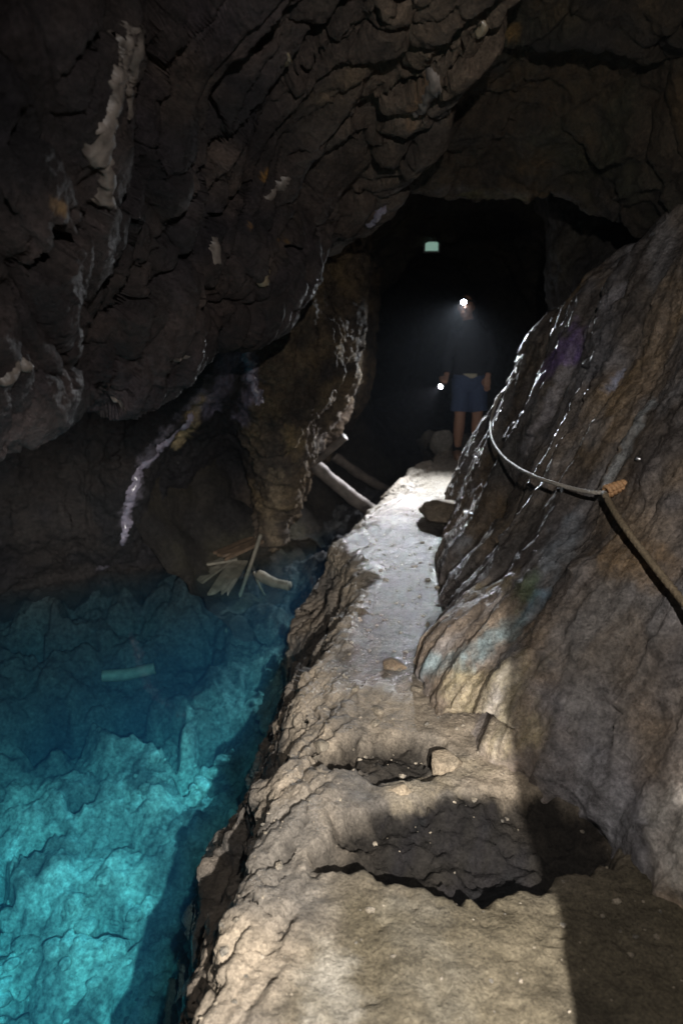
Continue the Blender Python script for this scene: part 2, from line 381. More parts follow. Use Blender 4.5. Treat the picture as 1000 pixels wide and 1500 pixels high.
# a hollow across the path, its rim broken
hx = PZ(695, 1222, 0); dd = np.sqrt(((p[:, 0]-hx[0])/.45)**2+((p[:, 1]-hx[1]-.10*(p[:, 0]-hx[0]))/.20)**2)+.22*fbm(p*7, 4, .55)
hol = smooth(1.15, .85, dd)*top
hx2 = PZ(565, 1105, 0); dd2 = np.sqrt(((p[:, 0]-hx2[0])/.24)**2+((p[:, 1]-hx2[1])/.13)**2)+.3*fbm(p*9, 4, .55)
hol2 = smooth(1.15, .6, dd2)*top
S.V[:, 2] -= .12*hol*(1-.75*smooth(-.12, .2, p[:, 1]-hx[1])) + .07*hol2
S.V = S.V + S.N*((hol+.6*hol2)*(.016*fbm(p*22, 5, .66)+.07*creased(p*9, .5, .6, .7)[0]+.03*creased(p*24, .5, .6, .7)[0]))[:, None]
# the ledge climbs a little towards its far end
S.renormal()
c = palette(p, [(.165, .134, .098, 1), (.095, .083, .069, .9), (.22, .178, .13, .7), (.062, .056, .05, .8)], np.array((2.2, 2.2, 2.2)), 9.0, .25)
c *= (.85+.22*ridged(grain(p, LP, k=(1.2, 14, 14)), 4))[:, None]*(1-.55*lc*roughk)[:, None]
cs = palette(p, [(.072, .060, .040, 1), (.056, .047, .033, 1), (.092, .077, .053, .6)], np.array((3., 3., 3.)), 2.0, .3)
c = c*(1-sand[:, None]) + cs*sand[:, None]
cm = palette(p, [(.062, .055, .046, 1), (.043, .036, .027, .8), (.080, .074, .068, .8)], np.array((3., 2., 3.)), 5.0, .25)
c = c*(1-mudw[:, None]) + cm*mudw[:, None]
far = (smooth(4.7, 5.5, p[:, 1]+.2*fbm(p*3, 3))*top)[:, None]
c = c*(1-far)+np.array((.36, .32, .27))*far  # lamplight whitening the far path, put into its colour
cliff = smooth(-.05, -.22, p[:, 2]+.05*fbm(p*5, 3))[:, None]
c = c*(1-cliff) + palette(p, [(.10, .085, .07, 1), (.06, .055, .05, 1), (.15, .12, .09, .5)], np.array((2., 2., 2.)), 1.0, .25)*cliff
under = smooth(-.5, -.6, p[:, 2])[:, None]
c = c*(1-under) + palette(p, [(.26, .25, .22, 1), (.20, .16, .13, .8)], np.array((2., 2., 2.)), 1.0, .25)*under
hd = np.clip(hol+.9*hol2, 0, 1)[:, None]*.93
c = c*(1-hd) + np.array((.005, .0047, .0047))*hd  # shadow in both hollows painted into the path colour
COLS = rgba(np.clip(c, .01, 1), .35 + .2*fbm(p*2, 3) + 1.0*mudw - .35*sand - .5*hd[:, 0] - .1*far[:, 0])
for pts, r, colr, s_, w_ in [
    ([(560, 880), (530, 990)], .10, (.055, .043, .027), .7, 1.2),
    ([(620, 860), (600, 940)], .09, (.08, .078, .078), .6, 1.3),
    ([(570, 1000), (660, 900)], .05, (.13, .14, .135), .4, .9),
    ([(470, 1420), (490, 1490)], .10, (.25, .23, .195), .6, .2),
    ([(590, 1150), (680, 1120)], .09, (.20, .165, .115), .8, .1),
    ([(600, 1340), (650, 1480)], .12, (.11, .10, .08), .4, .1)]:
    stain(COLS, S, pts, r, colr, s_, wet=w_)
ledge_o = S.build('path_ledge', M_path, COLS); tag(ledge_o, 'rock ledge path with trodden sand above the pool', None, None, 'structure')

# ------------------------------------------------------------------ overhanging hanging wall, upper left
E = [(-300, 700, 1.6), (0, 615, 2.1), (170, 592, 2.7), (350, 482, 3.3), (440, 395, 3.6), (555, 308, 3.8), (640, 180, 2.9), (740, 0, 2.1), (860, -250, 1.5)]
I1 = [(-400, 450, 1.35), (-60, 480, 1.65), (110, 440, 2.1), (270, 370, 2.6), (360, 290, 2.85), (450, 220, 2.9), (540, 90, 2.4), (640, -70, 1.85), (760, -300, 1.4)]
I2 = [(-500, 200, 1.15), (-120, 300, 1.3), (40, 280, 1.6), (170, 210, 1.9), (260, 140, 2.1), (350, 80, 2.15), (450, -30, 1.95), (560, -150, 1.6), (680, -350, 1.3)]
I3 = [(-600, -100, 1.0), (-250, 0, 1.05), (-60, -50, 1.25), (60, -60, 1.4), (160, -90, 1.5), (270, -110, 1.6), (380, -160, 1.55), (500, -250, 1.4), (620, -400, 1.2)]
rows = []
for e, a, b, c_ in zip(E, I1, I2, I3):
    rows.append([P(e[0]-150, e[1]-120, e[2]+2.6), P(e[0]-60, e[1]-45, e[2]+1.2), P(e[0]-12, e[1]-6, e[2]+.35), P(*e), P(*a), P(*b), P(*c_), P(c_[0]-250, c_[1]-500, c_[2]*.9), P(c_[0]-300, c_[1]-1500, c_[2]*.9)])
O = Sheet(rows, 510, 430, CAVE); p = O.V
LO = (.57, -.58, .57)
gk = grain(p, LO, k=(.8, 1.6, 2.6))
f1, e1 = facets(gk, .5, .8); f2, e2 = facets(grain(p, LO, k=(3, 6, 9))+4, .6, .6)
front = 1.0
DO = (-.7, -.7, .0)
la, lc, lr = layered(p, LO, DO, .24, .85, .7, 5.0, .06); lb, ld_, _ = layered(p, LO, DO, .085, .32, .6, 6.2, .10)
c1, g1 = creased(grain(p, LO, DO, (.38, 2.7, 2.7)), .5, .6, .7); c2, g2 = creased(grain(p, LO, DO, (1.3, 8.5, 8.5))+7, .5, .6, .7); c3, g3 = creased(grain(p, LO, DO, (8, 24, 24))+3, .5, .6, .7)
O.push(-.21*c1 + .04*fbm(p*1.2, 2) - .05*smooth(.10, 0, g1), 1)
O.renormal()
O.push(-.085*c2 - .02*smooth(.10, 0, g2) + .020*c3 + .007*fbm(p*18, 4, .62) + .003*fbm(p*50, 2, .6))
O.renormal()
fis = np.zeros(len(p))
for pts, wd, dp in [([(-20, 290), (60, 190), (130, 100), (165, 30)], .045, .16), ([(255, -20), (225, 120), (212, 230), (205, 300), (170, 420)], .045, .18), ([(510, 10), (420, 110), (330, 230), (275, 330), (150, 480)], .05, .20),
    ([(690, 40), (600, 130), (500, 195), (350, 300), (200, 460), (120, 540)], .035, .14), ([(610, -10), (470, 95), (400, 135)], .03, .12), ([(90, 400), (150, 325)], .035, .12), ([(730, 20), (640, 150), (600, 235), (500, 330), (430, 370)], .03, .12), ([(0, 470), (60, 400), (90, 360)], .05, .15), ([(300, -10), (290, 60), (250, 120)], .03, .10)]:
    fis = np.maximum(fis, O.fissure(pts, wd, dp))
O.renormal()
c = palette(p, [(.046, .037, .043, 1), (.074, .056, .054, .8), (.021, .019, .024, 1.0), (.12, .088, .072, .5)], np.array((2., 2., 2.)), 4.0, .22)
c = c*(.62+.5*lr[:, None])*(.75+.3*ridged(grain(p, LO, DO, (1.0, 9, 9)), 3))[:, None]
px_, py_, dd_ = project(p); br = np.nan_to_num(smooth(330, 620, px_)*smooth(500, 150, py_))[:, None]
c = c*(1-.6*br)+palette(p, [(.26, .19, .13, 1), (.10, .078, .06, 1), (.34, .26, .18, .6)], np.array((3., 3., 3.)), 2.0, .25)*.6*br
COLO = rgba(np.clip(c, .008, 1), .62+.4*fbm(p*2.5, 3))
for pts, r, colr, s_ in [
    ([(85, 300), (92, 308)], .022, (.45, .28, .12), .95), ([(390, 262), (398, 250)], .018, (.42, .22, .06), .95),
    ([(415, 352), (418, 356)], .014, (.42, .22, .05), .9), ([(370, 332), (372, 334)], .012, (.4, .2, .05), .9),
    ([(510, 120), (470, 150)], .07, (.22, .16, .10), .6), ([(620, 130), (600, 185)], .05, (.34, .20, .11), .8),
    ([(590, 30), (640, 20)], .10, (.20, .15, .11), .6), ([(40, 320), (60, 350)], .10, (.11, .085, .08), .6)]:
    stain(COLO, O, pts, r, colr, s_)
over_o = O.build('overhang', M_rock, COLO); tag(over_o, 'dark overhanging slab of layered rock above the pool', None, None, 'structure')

# ------------------------------------------------------------------ ceiling on the right, ending in a wet lip
PX = [430, 560, 640, 740, 850, 1000, 1200, 1500]
lip = [(330, 4.5), (297, 4.2), (285, 4.1), (290, 4.1), (303, 4.0), (330, 3.5), (350, 3.0), (380, 2.5)]
r2 = [3.5, 3.3, 3.2, 3.2, 3.1, 2.8, 2.5, 2.2]; r3 = [2.8, 2.7, 2.6, 2.6, 2.5, 2.4, 2.2, 1.9]; r4 = [2.3, 2.2, 2.1, 2.1, 2.0, 1.9, 1.8, 1.6]
rows = []
for i, x in enumerate(PX):
    ly, ld = lip[i]; sx = 500+(x-500)
    a = P(x, ly, ld)
    rows.append([a+np.array((0, 1.3, 1.2)), a+np.array((0, .5, .75)), a+np.array((0, .12, .2)), a, P(x, ly-70, ld-.45), P(x, 130, r2[i]), P(x, 20, r3[i]), P(x, -180, r4[i]), P(x, -600, r4[i]*.8), P(x, -1600, r4[i]*.8)])
C = Sheet(rows, 340, 300, CAVE); p = C.V
f1, e1 = facets(grain(p, LW, k=(1.5, 2.2, 2.6)), .5, .7); f2, e2 = facets(p*9, .6, .6)
C.push(.07*f1-.03*smooth(.12, 0, e1)+.08*fbm(p*1.4, 3), 1); C.renormal()
C.push(.09*creased(grain(p, LW, k=(2, 4, 4)), .5, .6, .7)[0]-.03*creased(p*12, .5, .6, .7)[0]+.008*fbm(p*20, 4, .62)); C.renormal()
c = palette(p, [(.065, .047, .032, 1), (.036, .030, .026, 1), (.11, .07, .036, .6), (.06, .056, .034, .5)], np.array((2., 2., 2.)), 14.0, .22)
COLC = rgba(np.clip(c, .008, 1), .6+.3*fbm(p*2.5, 3))
for pts, r, colr in [([(640, 285), (740, 290), (830, 300)], .05, (.13, .12, .12)), ([(620, 65), (630, 62)], .05, (.38, .22, .06)), ([(730, 50), (745, 45)], .05, (.34, .19, .06)), ([(680, 290), (760, 300)], .06, (.12, .11, .05))]:
    stain(COLC, C, pts, r, colr, .6)
ceil_o = C.build('ceiling', M_rock, COLC); tag(ceil_o, 'brown rock ceiling ending in a thin wet lip', None, None, 'structure')

# ------------------------------------------------------------------ back wall of the pool with the rough brown buttress
PYs = [250, 360, 450, 560, 640, 720, 800, 880, 1000]
cols = [  # px for each row, depth for each row
 ([-400]*9, [2.8, 3.0, 3.2, 3.3, 3.4, 3.6, 3.8, 4.0, 4.2]),
 ([-150]*9, [3.4, 3.6, 3.8, 4.0, 4.1, 4.2, 4.4, 4.6, 4.8]),
 ([0]*9, [4.2, 4.3, 4.4, 4.5, 4.6, 4.7, 4.8, 5.0, 5.3]),
 ([120]*9, [4.6, 4.7, 4.8, 4.8, 4.9, 5.0, 5.1, 5.4, 5.7]),
 ([200, 200, 210, 210, 205, 195, 190, 200, 200], [4.7, 4.6, 4.6, 4.7, 4.8, 5.0, 5.3, 5.6, 5.9]),
 ([280, 290, 300, 290, 275, 262, 260, 262, 262], [4.7, 4.4, 4.4, 4.7, 5.2, 5.7, 5.8, 6.0, 6.3]),
 ([340, 345, 350, 345, 335, 330, 330, 330, 330], [4.7, 4.5, 4.45, 4.9, 5.6, 6.3, 6.4, 6.3, 6.4]),
 ([375, 380, 385, 375, 378, 380, 375, 375, 375], [4.8, 4.7, 4.6, 4.8, 5.2, 5.9, 6.1, 6.2, 6.4]),
 ([430, 435, 440, 430, 412, 405, 395, 395, 395], [4.9, 4.8, 4.8, 4.85, 5.2, 5.7, 6.0, 6.2, 6.4]),
 ([490, 495, 490, 485, 450, 425, 415, 415, 415], [5.2, 5.1, 5.1, 5.2, 5.4, 5.8, 6.1, 6.3, 6.5]),
 ([525, 530, 522, 512, 475, 445, 430, 430, 430], [6.0, 6.0, 6.0, 6.1, 6.2, 6.6, 6.8, 7.0, 7.0]),
 ([545, 545, 545, 540, 500, 460, 440, 440, 440], [8.5]*9)]
cols = [(xs, ds[:7]+[ds[6]+.45, ds[6]+1.3]) for xs, ds in cols]
rows = [[P(x, y, d) for x, y, d in zip(xs, PYs, ds)] for xs, ds in cols]
B = Sheet(rows, 420, 320, CAVE); p = B.V
f1, e1 = facets(p*2.2, .5, .7); f2, e2 = facets(p*8+3, .7, .6)
B.push(-.16*creased(p*np.array((2.2, 2.2, 1.3)), .5, .6, .7)[0]+.08*fbm(p*1.5, 3)); B.renormal()
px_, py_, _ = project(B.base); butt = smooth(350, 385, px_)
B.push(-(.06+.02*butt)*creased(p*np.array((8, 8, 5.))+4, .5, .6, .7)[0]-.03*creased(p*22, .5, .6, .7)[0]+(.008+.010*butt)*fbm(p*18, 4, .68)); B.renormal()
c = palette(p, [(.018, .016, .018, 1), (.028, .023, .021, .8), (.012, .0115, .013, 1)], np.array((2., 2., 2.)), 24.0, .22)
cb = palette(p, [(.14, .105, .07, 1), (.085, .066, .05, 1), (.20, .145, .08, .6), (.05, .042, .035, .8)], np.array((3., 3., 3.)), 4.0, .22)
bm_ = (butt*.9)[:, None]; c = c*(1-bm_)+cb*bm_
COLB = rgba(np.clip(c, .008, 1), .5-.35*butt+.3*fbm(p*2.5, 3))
for pts, r, colr, s_, w_ in [
    ([(300, 590), (262, 650)], .10, (.45, .35, .20), .9, .1), ([(370, 490), (340, 540), (310, 600)], .12, (.17, .15, .21), .8, .9),
    ([(365, 500), (368, 580), (350, 620)], .09, (.20, .17, .24), .8, 1.0), ([(300, 580), (215, 680), (190, 750), (150, 840)], .06, (.20, .18, .22), .8, .9),
    ([(440, 660), (430, 640)], .12, (.30, .22, .11), .6, .1), ([(400, 700), (405, 790)], .09, (.22, .17, .11), .7, .3)]:
    stain(COLB, B, pts, r, colr, s_, wet=w_)
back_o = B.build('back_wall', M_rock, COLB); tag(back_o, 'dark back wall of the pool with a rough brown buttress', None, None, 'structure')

# ------------------------------------------------------------------ the passage beyond
rows = []
for y, cx, cz, rx, rz in [(4.9, .7, 1.1, 2.6, 2.5), (6.0, 1.0, 1.0, 2.2, 2.2), (7.3, 1.35, 1.0, 1.75, 1.75), (8.6, 1.5, 1.0, 1.4, 1.5), (10, 1.3, 1.05, 1.15, 1.3), (12, .8, 1.1, 1.1, 1.2), (14, 0.2, 1.1, 1.0, 1.1), (15.5, -.3, 1.1, .3, .3), (15.8, -.4, 1.1, .02, .02)]:
    rows.append([(cx+rx*math.cos(t), y, cz+rz*math.sin(t)) for t in np.linspace(-math.pi/2, 1.5*math.pi, 13)])
T = Sheet(rows, 160, 200, (1, 8, 1)); p = T.V
f1, e1 = facets(p*1.8, .5, .7); T.push(.12*f1+.12*fbm(p*1.3, 3)); T.renormal(); T.push(.04*ridged(p*4, 3)+.02*fbm(p*11, 3)); T.renormal()
c = palette(p, [(.035, .029, .023, 1), (.022, .02, .019, 1), (.045, .04, .023, .4)], np.array((1.5, 1.5, 1.5)), 2.0, .22)
tun_o = T.build('passage', M_rock, rgba(c, .3+.2*fbm(p*2, 3))); tag(tun_o, 'dark rock passage running on behind the standing person', None, None, 'structure')

rows = []
for px, d in [(835, 7.5), (812, 6.2), (822, 5.5), (860, 5.2), (940, 5.0), (1060, 4.9), (1200, 4.9)]:
    rows.append([P(px+(-14 if i == 1 else 8*math.sin(i*2.1)), py, d) for i, py in enumerate((180, 260, 330, 400, 470, 560))])
J = Sheet(rows, 150, 120, CAVE); p = J.V
J.push(-.16*creased(p*np.array((2.4, 2.4, 1.2)), .5, .6, .7)[0]+.05*fbm(p*2, 3)); J.renormal(); J.push(-.06*creased(p*np.array((9, 9, 5.)), .5, .6, .7)[0]+.008*fbm(p*18, 4, .65)); J.renormal()
tag(J.build('passage_jamb', M_rock, rgba(palette(p, [(.05, .045, .042, 1), (.03, .027, .027, 1), (.075, .065, .05, .4)], np.array((2., 2., 2.)), 6., .22), .5)), 'dark upright rock face closing the passage on the right', None, None, 'structure')

# ------------------------------------------------------------------ unseen blocker added beside the camera (keeps the hand lamp off the right wall)
rows = []
for z, x0, x1, y0, y1 in [(-.3, .44, .66, .40, .62), (.2, .43, .62, .40, .58), (.7, .425, .60, .38, .56), (1.1, .42, .585, .38, .55), (1.45, .415, .58, .38, .54), (1.8, .42, .60, .38, .52), (1.98, .44, .62, .40, .50), (2.06, .50, .58, .43, .47)]:
    rows.append([((x0+x1)/2+(x1-x0)/2*math.cos(t), (y0+y1)/2+(y1-y0)/2*math.sin(t), z) for t in np.linspace(0, 2*math.pi, 13)])
K = Sheet(rows, 90, 60, (.5, .45, 0.8)); K.N = -K.N; K.sgn = -K.sgn; p = K.V
K.push(.02*fbm(p*6, 4, .55)); tag(K.build('lamp_blocker', M_wall, rgba(palette(p, [(.2, .17, .13, 1), (.12, .10, .09, 1)], np.array((3., 3., 3.)), 1., .25), .4)), 'unseen upright blocker added to shade the right wall from the lamp', None, None, 'structure')

# ------------------------------------------------------------------ pool: bed and water
xs = np.linspace(-4.6, .9, 430); ys = np.linspace(.3, 7.4, 430)
X, Y = np.meshgrid(xs, ys, indexing='ij')
def bump_(x, y, sx, sy): return np.exp(-((X-x)/sx)**2-((Y-y)/sy)**2)
Z = -1.86 + .42*smooth(2.4, 4.3, Y) + .85*smooth(3.9, 6.0, Y) + .22*smooth(-1.0, -.2, X-.1*(Y-2))*smooth(2.5, 4, Y) + .3*smooth(-1.6, -2.8, X)*smooth(3.2, 4.6, Y) - .2*smooth(-1.5, -2.6, X)*smooth(3.5, 2.5, Y)
class Bed(Sheet):
    pass
Bd = Bed.__new__(Bed); Bd.nu, Bd.nv = X.shape; Bd.sgn = 1.0; Bd.V = np.stack((X, Y, Z), -1).reshape(-1, 3); Bd.N = np.tile((0., 0., 1.), (len(Bd.V), 1)); Bd.base = Bd.V.copy()
p = Bd.V.copy()
f1, e1 = facets(p*np.array((1.5, 1.5, .5)), .5, .8); f2, e2 = facets(p*np.array((4.2, 4.2, 2))+5, .5, .9); f3, e3 = facets(p*np.array((11., 11, 5))+2, .6, .8)
sil = smooth(-.3, .35, fbm(p*.9+4, 3))      # silt-covered against bare blocks
sil = np.clip(sil*.4+.75*smooth(-1.3, -.7, p[:, 0]-.12*(p[:, 1]-3)+.3*fbm(p*1.2, 2)), 0, 1)
q3 = p*np.array((1, 1, .5))
Bd.push(-.30*creased(q3*1.3, .5, .6, .6)[0]*(1-.4*sil) - .22*creased(q3*3.4+5, .6, .8, .5)[0]*(1-.5*sil) + .08*fbm(p*2.2, 4, .5) - .30*smooth(.30, .55, fbm(p*2.2+8, 3))*(1-.7*sil), 1)
Bd.push(-.12*creased(q3*8+2, .6, .8, .5)[0]*(1-.5*sil) - .035*creased(q3*24+2, .55, .6, .5)[0] + .02*fbm(p*16, 4, .62))
Bd.N = grid_normals(Bd.V.reshape(Bd.nu, Bd.nv, 3)).reshape(-1, 3); Bd.N *= np.sign(Bd.N[:, 2:3]+1e-9)
c = palette(p, [(.70, .69, .58, 1), (.42, .40, .34, 1), (.80, .79, .68, .6), (.22, .21, .18, .7)], np.array((3.2, 3.2, 3.2)), 3.0, .16)
bed_shade = (smooth(3.3, 4.9, p[:, 1]+.35*fbm(p*1.6, 3)-.4*(p[:, 0]+1.0))*.96)[:, None]  # shade over the far pool, put into the bed colour
c = c*(1-bed_shade)+np.array((.03, .03, .034))*bed_shade
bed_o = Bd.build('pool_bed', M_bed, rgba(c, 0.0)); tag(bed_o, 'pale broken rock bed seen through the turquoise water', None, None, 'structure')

rp = random.Random(9); ico = bmesh.new(); bmesh.ops.create_icosphere(ico, subdivisions=2, radius=1.0); iv = np.array([v.co[:] for v in ico.verts]); fi = np.array([[v.index for v in f.verts] for f in ico.faces]); ico.free()
okb = np.where((Bd.V[:, 0] < -.75) & (Bd.V[:, 0] > -3.4) & (Bd.V[:, 1] > 1.2) & (Bd.V[:, 1] < 4.3) & (fbm(Bd.base*1.3+20, 2) > -.15) & (bed_shade[:, 0] < .45))[0]
Vs, Fs = [], []
for k in range(800):
    q = Bd.V[okb[rp.randrange(len(okb))]]; r_ = .014+.06*rp.random()**3.2
    v = iv.copy()
    for _ in range(5):
        n_ = np.array([rp.gauss(0, 1) for _ in range(3)]); n_ /= np.linalg.norm(n_); v = v-np.outer(np.maximum(v@n_-rp.uniform(.45, .8), 0)*.9, n_)
    a_ = rp.uniform(0, 6.28); R_ = np.array(((math.cos(a_), -math.sin(a_), 0), (math.sin(a_), math.cos(a_), 0), (0, 0, 1)))
    v = (v*np.array((rp.uniform(.9, 1.6), rp.uniform(.7, 1.1), rp.uniform(.5, .8))))@R_.T*r_
    Vs.append(v+q+np.array((0, 0, r_*.12))); Fs.append(fi+k*len(iv))
Vg = np.vstack(Vs); Vg = Vg+(.004*fbm(Vg*30, 2))[:, None]
tag(mesh_object('rubble', Vg, np.vstack(Fs), M_bed, col=rgba(palette(Vg, [(.70, .69, .58, 1), (.42, .40, .34, 1), (.80, .79, .68, .6), (.26, .25, .21, .5)], np.array((3.2, 3.2, 3.2)), 3.0, .16), 0.0)), 'pale rubble strewn over the pool bed under water', 'rubble', None, 'stuff')

mw = bpy.data.materials.new('pool_water'); mw.use_nodes = True
nt = mw.node_tree; n = nt.nodes; L = nt.links; n.remove(n['Principled BSDF']); out = n['Material Output']
tr = n.new('ShaderNodeBsdfTransparent'); gl = n.new('ShaderNodeBsdfGlossy'); gl.inputs['Roughness'].default_value = 0.01
lw = n.new('ShaderNodeLayerWeight'); pw = n.new('ShaderNodeMath'); pw.operation = 'POWER'; pw.inputs[1].default_value = 5.0
L.new(lw.outputs['Facing'], pw.inputs[0]); fr = n.new('ShaderNodeMath'); fr.operation = 'MULTIPLY_ADD'; fr.inputs[1].default_value = .98; fr.inputs[2].default_value = .02
L.new(pw.outputs[0], fr.inputs[0]); mx = n.new('ShaderNodeMixShader')
tc = n.new('ShaderNodeTexCoord'); nn = n.new('ShaderNodeTexNoise'); nn.inputs['Scale'].default_value = 3.5; nn.inputs['Detail'].default_value = 2
bp = n.new('ShaderNodeBump'); bp.inputs['Strength'].default_value = .08; bp.inputs['Distance'].default_value = .02
L.new(tc.outputs['Object'], nn.inputs['Vector']); L.new(nn.outputs['Fac'], bp.inputs['Height']); L.new(bp.outputs[0], gl.inputs['Normal'])
L.new(fr.outputs[0], mx.inputs[0]); L.new(tr.outputs[0], mx.inputs[1]); L.new(gl.outputs[0], mx.inputs[2]); L.new(mx.outputs[0], out.inputs['Surface'])
va = n.new('ShaderNodeVolumeAbsorption'); va.inputs['Color'].default_value = (.04, .815, .955, 1); va.inputs['Density'].default_value = .70
vs = n.new('ShaderNodeVolumeScatter'); vs.inputs['Color'].default_value = (.08, .42, .9, 1); vs.inputs['Density'].default_value = .07
ad = n.new('ShaderNodeAddShader'); L.new(va.outputs[0], ad.inputs[0]); L.new(vs.outputs[0], ad.inputs[1]); L.new(ad.outputs[0], out.inputs['Volume'])
a, b_, z0, z1 = (-8, 2.6), (-2.2, 11), -7.0, -.5
V = [(x, y, z) for z in (z0, z1) for y in b_ for x in a]
F = [(0, 2, 3, 1), (4, 5, 7, 6), (0, 1, 5, 4), (1, 3, 7, 5), (3, 2, 6, 7), (2, 0, 4, 6)]
water_o = mesh_object('water', V, F, mw, smoothed=False); tag(water_o, 'still clear turquoise water filling the pool', None, None, 'structure')

# ------------------------------------------------------------------ shapes for the things
def tube(path, radii, seg=12, caps=True, twist=0.0, lobes=0, lobe=0.0, noise_amp=0.0, noise_scale=10.0, flat=None):
    Q = np.array(path, float); n = len(Q); R = np.broadcast_to(np.asarray(radii, float), (n,)).copy()
    T = np.gradient(Q, axis=0); T /= np.maximum(np.linalg.norm(T, axis=1, keepdims=True), 1e-9)
    up = np.array((0., 0., 1.)) if abs(T[0, 2]) < .9 else np.array((0., 1., 0.))
    U = np.zeros_like(Q); u = np.cross(T[0], up); u /= np.linalg.norm(u)
    for i in range(n):
        u = u-T[i]*(T[i]@u); u /= np.linalg.norm(u); U[i] = u
    Wv = np.cross(T, U); a = np.linspace(0, 2*math.pi, seg, endpoint=False)
    sl = np.concatenate(([0], np.cumsum(np.linalg.norm(np.diff(Q, axis=0), axis=1))))
    A = a[None, :]+0*sl[:, None]
    rr = R[:, None]*(1+lobe*np.cos(lobes*(A-twist*sl[:, None])))
    fx, fy = (1, 1) if flat is None else flat
    V = Q[:, None, :]+rr[..., None]*(fx*np.cos(A)[..., None]*U[:, None, :]+fy*np.sin(A)[..., None]*Wv[:, None, :])
    if noise_amp:
        v = V.reshape(-1, 3); k = fbm(v*noise_scale, 3, .6).reshape(n, seg)
        V = V+(V-Q[:, None, :])*(noise_amp*k)[..., None]
    i = np.arange(n*seg).reshape(n, seg); j = np.roll(i, -1, 1)
    F = np.stack((i[:-1], j[:-1], j[1:], i[1:]), -1).reshape(-1, 4)
    V = V.reshape(-1, 3)
    if caps:
        c0, c1 = len(V), len(V)+1; V = np.vstack((V, Q[0], Q[-1]))
        F = np.vstack((F, np.stack((j[0], i[0], np.full(seg, c0), np.full(seg, c0)), 1), np.stack((i[-1], j[-1], np.full(seg, c1), np.full(seg, c1)), 1)))
    return V, F
def spline(pts, n):
    return cr_weights(len(pts), n) @ np.array(pts, float)
def quad_mesh(name, VF, mat, parent=None, smoothed=True, col=None):
    """mesh from quads where a repeated last index marks a triangle"""
    V, F = VF; me = bpy.data.meshes.new(name)
    me.from_pydata([tuple(map(float, v)) for v in V], [], [tuple(int(x) for x in (f[:3] if f[2] == f[3] else f)) for f in F])
    me.polygons.foreach_set('use_smooth', np.full(len(me.polygons), smoothed, bool))
    if col is not None:
        a = me.color_attributes.new('Col', 'FLOAT_COLOR', 'POINT'); a.data.foreach_set('color', np.asarray(col, np.float32).ravel())
    me.materials.append(mat); me.update()
    o = bpy.data.objects.new(name, me); COL.objects.link(o)
    if parent is not None: o.parent = parent
    return o
def merge(*parts):
    Vs, Fs, k = [], [], 0
    for V, F in parts: Vs.append(np.asarray(V, float)); Fs.append(np.asarray(F)+k); k += len(V)
    return np.vstack(Vs), np.vstack(Fs)
def ball(c, r, seg=16, rings=10):
    r = np.broadcast_to(np.asarray(r, float), (3,)); t = np.linspace(0.02, math.pi-.02, rings)
    path = np.array(c)+np.stack((0*t, 0*t, -np.cos(t)*r[2]), 1)
    V, F = tube(path, np.sin(t), seg, True)
    V[:, 0] = c[0]+(V[:, 0]-c[0])*r[0]; V[:, 1] = c[1]+(V[:, 1]-c[1])*r[1]
    return V, F
def fuse(name, VF, voxel, mat, parent=None, smooth_it=2):
    """one continuous skin round overlapping limbs"""
    o = quad_mesh(name, VF, mat)
    m = o.modifiers.new('r', 'REMESH'); m.mode = 'VOXEL'; m.voxel_size = voxel; m.use_smooth_shade = True
    if smooth_it:
        k = o.modifiers.new('s', 'SMOOTH'); k.iterations = smooth_it; k.factor = .5
    dg = bpy.context.evaluated_depsgraph_get(); me = bpy.data.meshes.new_from_object(o.evaluated_get(dg))
    old = o.data; o.modifiers.clear(); o.data = me; bpy.data.meshes.remove(old); me.name = name
    if not me.materials: me.materials.append(mat)
    me.polygons.foreach_set('use_smooth', np.full(len(me.polygons), True, bool))
    if parent is not None: o.parent = parent
    return o
def box(c, s, R=None):
    V = np.array([(x, y, z) for z in (-.5, .5) for y in (-.5, .5) for x in (-.5, .5)])*np.array(s)
    if R is not None: V = V@np.array(R).T
    return V+np.array(c), np.array([(0, 2, 3, 1), (4, 5, 7, 6), (0, 1, 5, 4), (1, 3, 7, 5), (3, 2, 6, 7), (2, 0, 4, 6)])
def disc(c, nrm, r, seg=20, depth=.004):
    nrm = np.array(nrm, float); nrm /= np.linalg.norm(nrm); return tube([np.array(c)-nrm*depth, np.array(c)+nrm*depth*.2, np.array(c)+nrm*depth], [r, r, r*.8], seg)
def emission(name, color, strength):
    m = bpy.data.materials.new(name); m.use_nodes = True; b = m.node_tree.nodes['Principled BSDF']
    b.inputs['Base Color'].default_value = (.8, .8, .8, 1); b.inputs['Emission Color'].default_value = (*color, 1); b.inputs['Emission Strength'].default_value = strength
    return m

# ------------------------------------------------------------------ person at the far end of the path
M_skin = simple_material('skin', (.34, .185, .12), .55, 40, .08, .05)
M_jacket = simple_material('navy_jacket', (.005, .006, .011), .9, 60, .25, .3)
M_shorts = simple_material('blue_shorts', (.04, .065, .14), .85, 70, .2, .3)
M_shirt = simple_material('pale_shirt', (.45, .42, .32), .8, 60, .15, .2)
M_sock = simple_material('dark_sock', (.012, .012, .014), .9, 80, .2, .2)
M_shoe = simple_material('tan_shoe', (.28, .17, .11), .6, 50, .2, .2)
M_hair = simple_material('dark_hair', (.012, .010, .009), .6, 120, .4, .6, (1, 1, .2))
M_black = simple_material('black_plastic', (.02, .02, .022), .4, 90, .2, .05)
M_steel = simple_material('grey_metal', (.45, .45, .46), .35, 60, .2, .1, metallic=.9)
PX0, PY0 = 1.36, 7.38
per = empty('person', (PX0, PY0, 0)); tag(per, 'person in dark jacket and blue shorts standing at the path end holding a torch', 'person')
hd = np.array((-.075, -.03, 1.60))       # head centre
